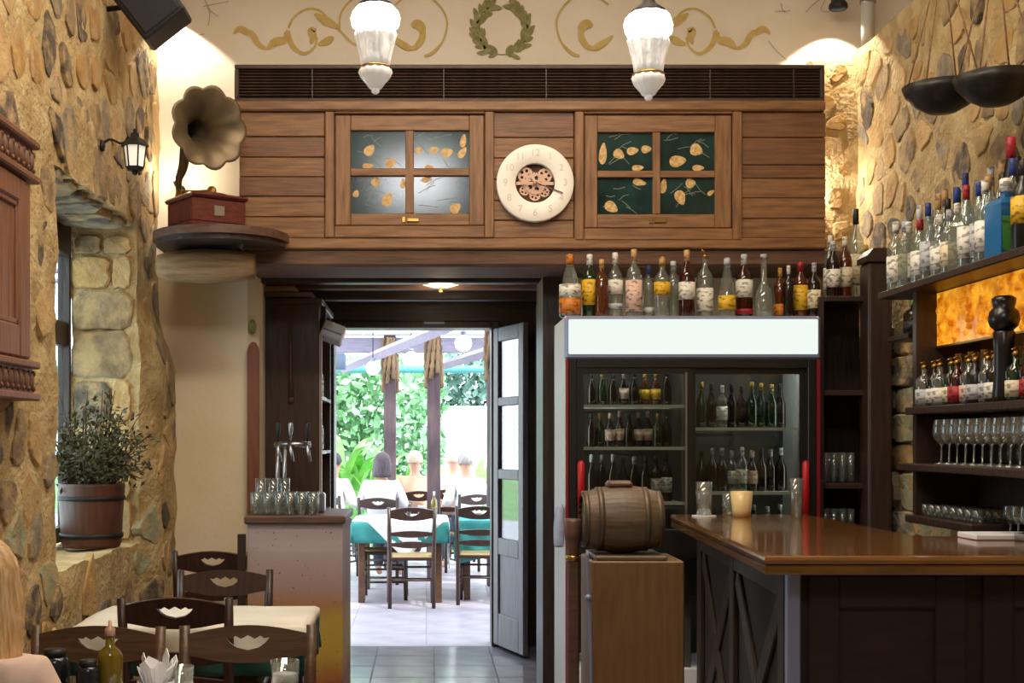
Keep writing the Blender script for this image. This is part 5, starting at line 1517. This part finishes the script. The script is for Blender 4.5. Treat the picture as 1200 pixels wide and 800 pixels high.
bt = thing('beer_tap', 'chrome T-shaped beer tap on the serving counter', 'tap', (-.80, 7.22, CZ))
for x in (-.845, -.805):
    MB().tube([(x, 7.22, CZ), (x + .005, 7.22, CZ + .36)], .011, 10).build('column', M['steel'], bt)
MB().lathe([(.06, 0), (.06, .008), (.03, .02)], 18, (-.825, 7.22, CZ)).build('foot', M['steel'], bt)
MB().tube([(-.86, 7.22, CZ + .375), (-.655, 7.22, CZ + .375)], .017, 12).build('crossbar', M['steel'], bt)
for x in (-.835, -.765, -.67):
    f = MB(); f.tube([(x, 7.21, CZ + .375), (x, 7.15, CZ + .375), (x + .01, 7.14, CZ + .33), (x + .022, 7.135, CZ + .28)], [.012, .011, .009, .008], 8); f = f.build('faucet', M['steel'], bt)
    MB().lathe([(.006, .39), (.006, .42), (.012, .44), (.014, .49), (.008, .50), (0, .50)], 10, (x, 7.19, CZ)).build('tap_handle', M['steel'] if x == -.765 else M['black'], f)
tumblers(6, -.945, -.58, 6.80, 6.98, CZ + .0005, 'tumbler on the serving counter', 'tumblers on the serving counter', .030, .12, rows=2, end='pier')
tumblers(3, -.945, -.75, 6.99, 7.08, CZ + .0005, 'taller tumbler before the beer tap', 'taller tumblers on the serving counter', .031, .19, rows=1, end='pier')
tag(MB().box(-.72, -.56, 7.02, 7.12, CZ, CZ + .11, c=.01).build('steel_box', M['steel']), 'small steel box beside the beer tap on the serving counter', 'box')

# tall cabinet in the passage with open shelves on its side
tc_ = thing('passage_cabinet', 'tall dark brown cabinet with open side shelves in the passage', 'cabinet', (-.87, 8.3, 0))
MB().box(-1.09, -.66, 7.86, 7.89, 0, 2.33, c=.004).build('front_panel', M['cab'], tc_)
MB().box(-1.09, -.66, 8.76, 8.80, 0, 2.33).build('rear_panel', M['cab'], tc_)
MB().box(-1.095, -1.06, 7.89, 8.76, 0, 2.33).build('inner_panel', M['dark'], tc_)
MB().box(-1.09, -.64, 7.85, 8.80, 2.33, 2.37, c=.006).build('top_board', M['cab'], tc_)
MB().box(-.66, -.645, 7.86, 7.905, .0, 2.15).build('pale_edge', pm('pale_edge_wood', '#a89486', rough=.5), tc_)
cz = []
for y in (465, 528, 600, 700):
    z = px(378, y, 8.1).z
    MB().box(-1.06, -.655, 7.89, 8.76, z - .02, z).build('shelf', M['cab'], tc_)
    MB().box(-.66, -.650, 7.905, 8.30, z - .02, z + .002).build('shelf_edge', M['wire'], tc_)
    cz.append(z)
gg = 'bottles on the passage cabinet shelves'
for i, z in enumerate(cz[:2]):
    for k in range(4):
        bottle((-.72, 7.99 + k * .17, z + .0005), '%s bottle, %s from front on %s side shelf of passage cabinet' % (('clear', 'dark')[k % 2], ORD[k], ('upper', 'lower')[i]), .24, .035, 'std', ('clear_b', 'b_dark')[k % 2], 'silver', 'white', group=gg)
lk = MB(); lk.tube([(-.835, 7.835, 2.22), (-.832, 7.835, 1.98), (-.83, 7.835, 1.76)], [.008, .011, .014], 8); lk.ball((-.83, 7.835, 1.75), (.018, .010, .024))
tag(lk.build('hanging_stick', M['shelfwood']), 'long brown wooden stick hanging on the passage cabinet', 'stick')
eb = thing('white_box_lamp', 'tilted white box lamp at the top of the passage cabinet', 'lamp', (-.59, 7.95, 2.1))
E = Matrix.Translation((-.585, 8.0, 2.17)) @ Matrix.Rotation(R(20), 4, 'Y') @ Matrix.Rotation(R(-12), 4, 'X')
MB().box(-.07, .07, -.05, .10, -.05, .05, M=E, c=.008).build('case', M['white'], eb)
MB().box(-.06, .06, -.058, -.05, -.015, -.006, M=E).build('slot', M['greymetal'], eb)
MB().box(-.66, -.63, 7.98, 8.04, 2.14, 2.33).build('bracket', M['dark'], eb)
for i, (x0, x1, z0, a_, lab, m_) in enumerate(((-1.0, -.80, 2.405, -4, 'short pale board end lying above the passage cabinet', 'log'), (-1.03, -.70, 2.373, 0, 'dark board lying on top of the passage cabinet', 'shelfwood'))):
    tag(MB().box(x0, x1, 7.80, 8.3, z0, z0 + .03, c=.005).build('board', M[m_]), lab, 'board')
wbz = thing('wooden_paddle', 'narrow brown rounded board leaning on the plaster pier edge', 'board', (-.99, 7.40, .05))
ol = [(-.035, 0), (.035, 0), (.035, .92)] + [(.035 * cos(t), .92 + .07 * sin(t)) for t in [pi * k / 10 for k in range(1, 10)]] + [(-.035, .92)]
obj('blade', plate([ol], .022, Matrix.Translation((-1.01, 7.46, 1.08)) @ UPRIGHT), wood('paddle_wood', '#6e3f2c', '#85503a', 'z'), wbz)
MB().box(-1.032, -.988, 7.455, 7.475, 0, 1.085, c=.004).build('shaft', M['shelfwood'], wbz)
tag(MB().lathe([(0, -.006), (.022, -.006), (.022, .006), (0, .006)], 18, M=Matrix.Translation((-1.02, 7.493, 2.16)) @ UPRIGHT @ Matrix.Diagonal((1, 2.0, 1, 1)), caps=False).build('oval_plaque', M['olive_paint']), 'small oval olive plaque on the plaster pier edge', 'plaque')

# passage ceiling lamp and strip
cl2 = thing('ceiling_lamp', 'lit round dish lamp under the passage ceiling beam', 'lamp', (.09, 8.28, 2.43))
MB().lathe([(0, -.028), (.06, -.024), (.115, -.008), (.13, .004), (.12, .010), (0, .010)], 28, (.09, 8.15, 2.495), caps=False).build('dish', emitter('lit_ceiling_dish', '#ffe2b4', 3.2), cl2)
MB().lathe([(.014, -.055), (.018, -.04), (.010, -.028)], 12, (.09, 8.15, 2.495)).build('finial', M['brass'], cl2)
MB().tube([(.09, 8.15, 2.503), (.09, 8.15, 2.56)], .03, 12).build('stem', M['brass'], cl2)
lamp('POINT', 'passage_bulb', (.09, 8.12, 2.40), 5, (1, .78, .5), shadow_soft_size=.08)
tag(MB().box(-.02, .13, 9.22, 9.27, 2.335, 2.352, c=.004).build('light_strip', M['greymetal']), 'short grey strip fixed under the doorway lintel', 'strip')

# ------------------------------------------------------------------ terrace: pergola, globe lamps, hedge, plants
M['post_wood'] = wood('purple_brown_post', '#4d3c40', '#5f4c4e', 'z', rough=.7)
M['lav'] = wood('weathered_pergola_wood', '#8d8698', '#a49cab', 'x', rough=.7)
M['vine'] = wood('gnarled_vine', '#66513a', '#8d7353', 'z', rough=.85, bump=.5)
pg = thing('pergola', 'weathered timber pergola with slatted roof over the terrace', 'pergola', (0, 13, 0))
posts = ((-.43, 15.0), (.075, 13.75), (.69, 13.15), (-2.6, 13.6), (2.6, 13.6))
for (x, y) in posts:
    MB().box(x - .072, x + .072, y - .072, y + .072, 0, 2.72, c=.01).build('post', M['post_wood'], pg)
MB().box(-4, 4, 15.0, 15.14, 2.52, 2.70, c=.01).build('beam', M['lav'], pg)
MB().box(-4, 4, 10.0, 10.14, 2.95, 3.12, c=.01).build('beam', M['lav'], pg)
a_, b_ = px(402, 432, 16.0), px(535, 378, 11.0)
for k in range(5):
    o_ = Vector((k * 1.1 - 1.1, 0, 0))
    MB().tube([a_ + o_, b_ + o_], .06, 4, smooth=False).build('rafter', M['lav'], pg)
for k in range(12):
    MB().box(-3.6, 3.6, 10.2 + k * .46, 10.40 + k * .46, 3.13 - k * .034, 3.15 - k * .034).build('roof_slat', M['lav'], pg)
for i, (x, y) in enumerate(posts[:3]):
    zt = 2.05 if i < 2 else 2.1
    v_ = thing('vine_trunk', ('gnarled brown vine on the farther slim pergola post', 'gnarled brown vine on the pergola post behind the oil bottle', 'gnarled pale vine branching beside the open door')[i], 'vine', (x, y, zt))
    for q in range(7):
        P = [Vector((x + .085 * cos(q * .9 + 3.4 + t * (.3 - .15 * (q % 3))), y - .02 + .085 * sin(q * .9 + 3.4 + t * (.3 - .15 * (q % 3))), zt + .16 * t + (.1 * (q % 3) if t == 0 else 0))) for t in range(5)]
        MB().tube(catmull(P, 4), [.018 + .012 * math.sin(j * 1.3) ** 2 for j in range(17)], 7).build('stem', M['vine'], v_)
M['globe'] = emitter('lit_globe', '#fffaf0', 3.5)
for i, (x, y, Y, lab) in enumerate(((437, 431, 13.5, 'lit globe lamp by the farther pergola post, left of it'), (482, 420, 13.2, 'lit globe lamp between the two slim pergola posts'), (467, 452, 15.6, 'small lit globe lamp low behind the farther pergola post'), (543, 402, 11.2, 'largest lit globe lamp near the top of the doorway'), (512, 415, 15.6, 'lit globe lamp just behind the nearer slim pergola post'))):
    p = px(x, y, Y); t = thing('globe_lamp', lab, 'lamp', tuple(p), 'globe lamps under the pergola')
    r_ = .055 if i == 2 else .075
    MB().ball(tuple(p), r_, 16, 10).build('globe', M['globe'], t)
    MB().lathe([(.03, r_ * .92), (.025, r_ + .03), (0, r_ + .035)], 12, tuple(p)).build('fitting', M['greymetal'], t)
    zc = 3.13 - (Y - 10.2) / .46 * .034 if Y < 15.4 else 3.4
    MB().tube([(p.x, p.y, p.z + r_), (p.x, p.y, max(zc, p.z + .3))], .005, 5).build('cable', M['iron'], t)
gt = thing('awning_bar', 'long teal awning bar across the far side of the terrace', 'bar', (0, 16.4, 0))
M['tealbar'] = pm('teal_awning_bar', '#4f9a9c', rough=.5)
MB().tube([(-5, 16.4, 2.40), (5, 16.4, 2.40)], .05, 10).build('tube', M['tealbar'], gt)
for x in (-4.8, 4.8): MB().tube([(x, 16.4, 0), (x, 16.4, 2.37)], .04, 8).build('support', M['tealbar'], gt)
tag(MB().box(px(388, 0, 14).x - .25, px(404, 0, 14).x, 14.0, 14.25, px(0, 432, 14).z, px(0, 413, 14).z, c=.01).build('awning_box', pm('blue_grey_box', '#5d6c80', rough=.5)), 'blue-grey box hanging at the awning bar end', 'box')

def leaves_obj(name, mat, n, vol, size, seed, label, cat, kind='stuff'):
    rr = random.Random(seed); mb = MB()
    for k in range(n):
        q = Vector(vol(rr)); d = Vector((rr.gauss(0, 1), rr.gauss(-.3, 1), rr.gauss(0, 1))).normalized(); w = d.orthogonal().normalized(); s = size * rr.uniform(.6, 1.3)
        w = Matrix.Rotation(rr.uniform(0, 6.28), 3, d) @ w
        mb.add([q, q + d * s * .5 + w * s * .28, q + d * s, q + d * s * .5 - w * s * .28], [(0, 1, 2, 3)])
    o = mb.build(name, mat); tag(o, label, cat, kind=kind); return o
M['hedge'] = pm('hedge_leaf', '#6fa06c', '#a3cfa2', scale=1.2, rough=.6)
M['hedge_d'] = pm('dark_tree_leaf', '#3a5c50', '#6b9080', scale=1.5, rough=.6)
def vol_box(x0, x1, y0, y1, z0, z1):
    return lambda r: (r.uniform(x0, x1), r.uniform(y0, y1) + .3 * sin(r.uniform(0, 6)), z0 + (z1 - z0) * r.random() ** .9)
leaves_obj('hedge', M['hedge'], 12000, vol_box(-4.5, .25, 19.5, 20.6, 0, 2.75), .17, 1, 'tall pale green hedge beyond the terrace', 'hedge')
leaves_obj('tree_foliage', M['hedge_d'], 9000, vol_box(.2, 4.5, 22.5, 24, 0, 3.1), .17, 2, 'dark green trees showing above the white garden wall', 'trees')
struct(MB().box(.25, 5, 21.0, 21.2, 0, 2.05).build('garden_wall', M['white']), 'bright white garden wall beyond the terrace', 'wall')
struct(MB().box(-30, 30, 20, 60, -.12, -.05).build('ground_lawn', pm('grass', '#6d8f58', '#8fae78', scale=2, rough=.9)), 'pale grass beyond the terrace', 'lawn')
M['canna'] = pm('bright_canna_leaf', '#4f9a34', '#86c95a', scale=3, rough=.45)
def canna(x, y, h, seed, label):
    rr = random.Random(seed); t = thing('leafy_plant', label, 'plant', (x, y, 0), 'broad-leaved plants at the terrace edge')
    for k in range(11):
        a = rr.uniform(0, 2 * pi); L = h * rr.uniform(.45, .75); z0 = h * rr.uniform(.15, .55); w = .06
        d = Vector((cos(a), sin(a), 0)); vs = []; fs = []
        for i in range(6):
            t_ = i / 5; p = Vector((x, y, z0)) + d * (L * .55 * t_ ** 1.3) + Vector((0, 0, L * (t_ - .35 * t_ ** 3)))
            ww = w * sin(pi * min(.98, t_ * .9 + .08)); sd = Vector((-d.y, d.x, 0))
            vs += [p - sd * ww, p + Vector((0, 0, -.012)), p + sd * ww]
            if i: fs += [(i * 3 - 3, i * 3 - 2, i * 3 + 1, i * 3), (i * 3 - 2, i * 3 - 1, i * 3 + 2, i * 3 + 1)]
        MB().add(vs, fs, 0, True).build('leaf', M['canna'], t)
    MB().tube([(x, y, 0), (x, y, h * .62)], .015, 6).build('stem', M['canna'], t)
for i, (x_, Y, h, lab) in enumerate(((402, 16.6, 1.75, 'bright green broad-leaved plant at the terrace edge by the cabinet'), (418, 16.9, 1.65, 'bright green plant between cabinet edge and dark-haired woman'), (436, 16.6, 1.55, 'bright green plant right behind the dark-haired woman'), (474, 17.2, 1.45, 'bright green plant between the two slim pergola posts'), (530, 17.0, 1.35, 'bright green plant beyond the white-shirted diners'), (558, 16.8, 1.40, 'bright green plant beside the dark door frame on the terrace'))):
    canna(px(x_, 0, Y).x, Y, h, 40 + i, lab)

# terrace tables, cloths, chairs
make_table('terrace_table', 'terrace table under a green cloth and white square cloth', -.68, .19, 11.72, 12.95, .742, M['chair_b'])
drape('teal_tablecloth', M['teal'], 'teal green cloth on the terrace table before the woman', -.68, .19, 11.72, 12.95, .745, 1.27, 1.63, seed=5)
drape('white_tablecloth', M['white'], 'white square cloth laid cornerwise on the terrace table', -.685, .195, 11.715, 12.955, .749, 1.25, 1.25, R(45), (.05, -.09), seed=6)
make_table('terrace_table', 'second terrace table under a teal cloth beside the door frame', .30, 1.15, 11.95, 12.85, .742, M['chair_b'])
drape('teal_tablecloth', M['teal'], 'teal cloth hanging in folds off the second terrace table', .30, 1.15, 11.95, 12.85, .745, 1.50, 1.50, R(12), seed=7)
TG = 'ladder-back chairs on the terrace'
dup(chair0, (-.14, 11.58, 0), R(2), 'dark ladder-back chair with its back to us at the terrace table', TG)
dup(chair0, (.50, 11.80, 0), R(-6), 'dark ladder-back chair at the second terrace table by the door frame', TG)
dup(chair0, (-.40, 12.15, 0), R(90), 'dark ladder-back chair pushed sideways under the terrace table', TG)
bottle((.07, 12.15, .7505), 'slim yellow olive oil bottle on the terrace table', .26, .03, 'std', 'b_oil', 'silver', None)
drink_glass('drinking_glass', 'clear glass beside the oil bottle on the terrace table', -.05, 12.3, .7505, .03, .035, .12)

# ------------------------------------------------------------------ people
def skin_mesh(V, E, Rr, sub=2):
    me = bpy.data.meshes.new('sk'); me.from_pydata([tuple(v) for v in V], E, [])
    o = bpy.data.objects.new('sk', me); COL.objects.link(o)
    sk = o.modifiers.new('s', 'SKIN'); sk.use_smooth_shade = True
    for i, d in enumerate(me.skin_vertices[0].data):
        r = Rr[i]; d.radius = r if isinstance(r, tuple) else (r, r)
        d.use_root = (i == 0)
    sb = o.modifiers.new('d', 'SUBSURF'); sb.levels = sub; sb.render_levels = sub
    dg = bpy.context.evaluated_depsgraph_get()
    out = bpy.data.meshes.new_from_object(o.evaluated_get(dg))
    bpy.data.objects.remove(o); bpy.data.meshes.remove(me)
    for p in out.polygons: p.use_smooth = True
    return out
SKIN = pm('skin', '#c99a80', '#d6aa90', scale=8, rough=.6)
def person(label, loc, rotz, shirt, hairc, hair='bob', legs='#3a3f4c', lean=0.0, arms='table', sc=1.0, skinm=None):
    """seated figure facing +y; origin on the floor below the hips, seat at .47 m"""
    t = thing('person', label, 'person', (0, 0, 0))
    ln = lambda y, z: y + (z - .55) * lean
    V = []; E = []; Rd = []
    def add(p, r, par=None):
        V.append(Vector((p[0], ln(p[1], p[2]) if p[2] > .5 else p[1], p[2]))); Rd.append(r)
        if par is not None: E.append((par, len(V) - 1))
        return len(V) - 1
    pel = add((0, -.02, .57), (.15, .11)); wa = add((0, -.02, .76), (.135, .095), pel); ch = add((0, -.02, .96), (.16, .105), wa)
    nk0 = add((0, -.01, 1.07), (.075, .07), ch); nk = add((0, .0, 1.11), (.052, .052), nk0); hd0 = add((0, .012, 1.17), (.066, .078), nk); hd1 = add((0, .012, 1.25), (.076, .094), hd0); add((0, .004, 1.315), (.055, .066), hd1)
    W = {}
    for s in (-1, 1):
        sh_ = add((s * .155, -.02, 1.025), .058, ch); el = add((s * .235, .03, .80), .043, sh_)
        wr = add((s * .14, .30, .80) if arms == 'table' else (s * .16, .24, .60), .029, el)
        pa = add((s * .115, .375, .80) if arms == 'table' else (s * .14, .31, .58), (.036, .018), wr)
        bz = .80 if arms == 'table' else .58
        for k in range(4):
            f0 = add((s * (.135 - .017 * k), V[pa].y + .045, bz), .0095, pa); f1 = add((s * (.137 - .018 * k), V[pa].y + .085 - .006 * abs(k - 1.5), bz - .012), .008, f0); add((s * (.136 - .018 * k), V[pa].y + .10, bz - .032), .007, f1)
        th = add((s * .075, V[pa].y + .0, bz), .010, pa); add((s * .062, V[pa].y + .035, bz - .008), .0085, th)
        hp = add((s * .09, .03, .55), .088, pel); kn = add((s * .11, .43, .53), .062, hp); an_ = add((s * .11, .40, .10), .038, kn); add((s * .115, .53, .045), (.036, .03), an_)
    body = obj('body', skin_mesh(V, E, Rd), skinm or SKIN, t)
    # clothes
    V2 = []; E2 = []; R2 = []
    def a2(p, r, par=None):
        V2.append(Vector((p[0], ln(p[1], p[2]) if p[2] > .5 else p[1], p[2]))); R2.append(r)
        if par is not None: E2.append((par, len(V2) - 1))
        return len(V2) - 1
    c0 = a2((0, -.02, .56), (.172, .132)); c1 = a2((0, -.02, .76), (.158, .118), c0); c2 = a2((0, -.02, .95), (.182, .127), c1); a2((0, -.012, 1.06), (.092, .086), c2)
    for s in (-1, 1):
        q1 = a2((s * .16, -.02, 1.02), .074, c2); q2 = a2((s * .236, .03, .80), .060, q1); a2((s * .17, .22, .80) if arms == 'table' else (s * .18, .18, .64), .050, q2)
    obj('shirt', skin_mesh(V2, E2, R2), pm('shirt_cloth', shirt, rough=.9), t)
    V2, E2, R2 = [], [], []
    c0 = a2((0, -.02, .57), (.165, .125))
    for s in (-1, 1):
        h_ = a2((s * .09, .05, .55), .102, c0); k_ = a2((s * .11, .43, .53), .076, h_); a2((s * .11, .40, .12), .058, k_)
    obj('trousers', skin_mesh(V2, E2, R2), pm('trouser_cloth', legs, rough=.9), t)
    # face and hair
    hc = Vector((0, ln(.012, 1.25), 1.24))
    f = MB()
    for s in (-1, 1):
        f.ball((hc.x + s * .033, hc.y + .083, hc.z + .0), .011, 8, 5)
    f.build('eyes', pm('eye_dark', '#2b211c', rough=.3), body)
    MB().ball((hc.x, hc.y + .097, hc.z - .028), (.014, .020, .022), 8, 6).build('nose', skinm or SKIN, body)
    MB().ball((hc.x, hc.y + .083, hc.z - .062), (.026, .010, .008), 8, 6).build('mouth', pm('lips', '#a8655a', rough=.5), body)
    for s in (-1, 1):
        MB().ball((hc.x + s * .078, hc.y - .002, hc.z - .005), (.010, .020, .030), 8, 6).build('ear', skinm or SKIN, body)
    hm = pm('hair', hairc[0], hairc[1], scale=14, rough=.5, stretch=(6, 6, 1), bump=.4)
    mb = MB(); seg, rings = 28, 12
    low = {'bob': -.15, 'long': -.40, 'short': -.03}[hair]
    vs = []; fs = []
    for i in range(rings + 1):
        for k in range(seg):
            a = 2 * pi * k / seg
            back = .5 - .5 * sin(a)            # 1 at the back of the head
            if i <= 6:
                th_ = pi / 2 - (pi / 2) * i / 6 * 1.0
                z_ = .115 * sin(th_); r_ = cos(th_) if i < 6 else 1.0
                if i == 0: r_ = .02
            else:
                u = (i - 6) / (rings - 6)
                side = min(1, max(0, (back - .32) / .25))
                z_ = u * low * side; r_ = 1.0 + (.10 * sin(pi * u * .9) if hair != 'short' else -.08 * u) + (.12 * u if hair == 'long' else 0)
                if side < .05: r_ = .97
            wv = 1 + .025 * sin(a * 9 + i * .8)
            yk = .112 if sin(a) < 0 else .088
            vs.append((hc.x + .094 * r_ * wv * cos(a), hc.y - .006 + yk * r_ * wv * sin(a), hc.z + .018 + z_))
    for i in range(rings):
        for k in range(seg):
            k2 = (k + 1) % seg
            fs.append((i * seg + k, i * seg + k2, (i + 1) * seg + k2, (i + 1) * seg + k))
    mb.add(vs, fs, 0, True)
    hr = mb.build('hair', hm, t); so_ = hr.modifiers.new('t', 'SOLIDIFY'); so_.thickness = .008; so_.offset = -1
    t.location = loc; t.rotation_euler = (0, 0, rotz); t.scale = (sc, sc, sc)
    return t
person('blonde long-haired diner in pale top seen from behind at the near table', (-1.045, 3.00, 0), R(-14), '#dcc0ae', ('#b58a58', '#dcb988'), 'long', arms='lap', sc=.93)
dup(chair1, (-1.045, 3.0, 0), R(-14), 'brown ladder-back chair under the blonde diner', CG)
person('dark-haired woman in pale grey shirt seated with her back to us on the terrace', (-.47, 13.45, 0), R(-8), '#c9c3cc', ('#33272c', '#51404a'), 'bob', sc=1.0)
person('diner in a peach top with fair hair between the two pergola posts', (-.14, 15.2, 0), R(12), '#e8b79a', ('#c9b49a', '#ddcbb0'), 'short')
person('grey-haired diner in a white shirt beyond the second terrace table', (.47, 14.3, 0), R(20), '#eef0ec', ('#8c8484', '#b3abaa'), 'short', lean=.12)
person('dark-haired diner in a white top at the edge of the passage cabinet', (-1.02, 14.0, 0), R(-25), '#f2f2ee', ('#2e2a30', '#45404a'), 'short')
person('pink-clad diner farther back beyond the white-shirted one', (.33, 15.6, 0), R(-20), '#e3c3b8', ('#c8b5a0', '#d8c6b0'), 'short')
for (x, y, r_, lab) in ((-.47, 13.45, -8, 'dark chair under the dark-haired woman on the terrace'), (-.14, 15.2, 12, 'dark chair under the diner in the peach top'), (.47, 14.3, 20, 'dark chair under the grey-haired diner in white'), (-1.02, 14.0, -25, 'dark chair under the white-topped diner beside the passage cabinet'), (.33, 15.6, -20, 'dark chair under the pink-clad diner on the terrace')):
    dup(chair0, (x, y, 0), R(r_), lab, TG)
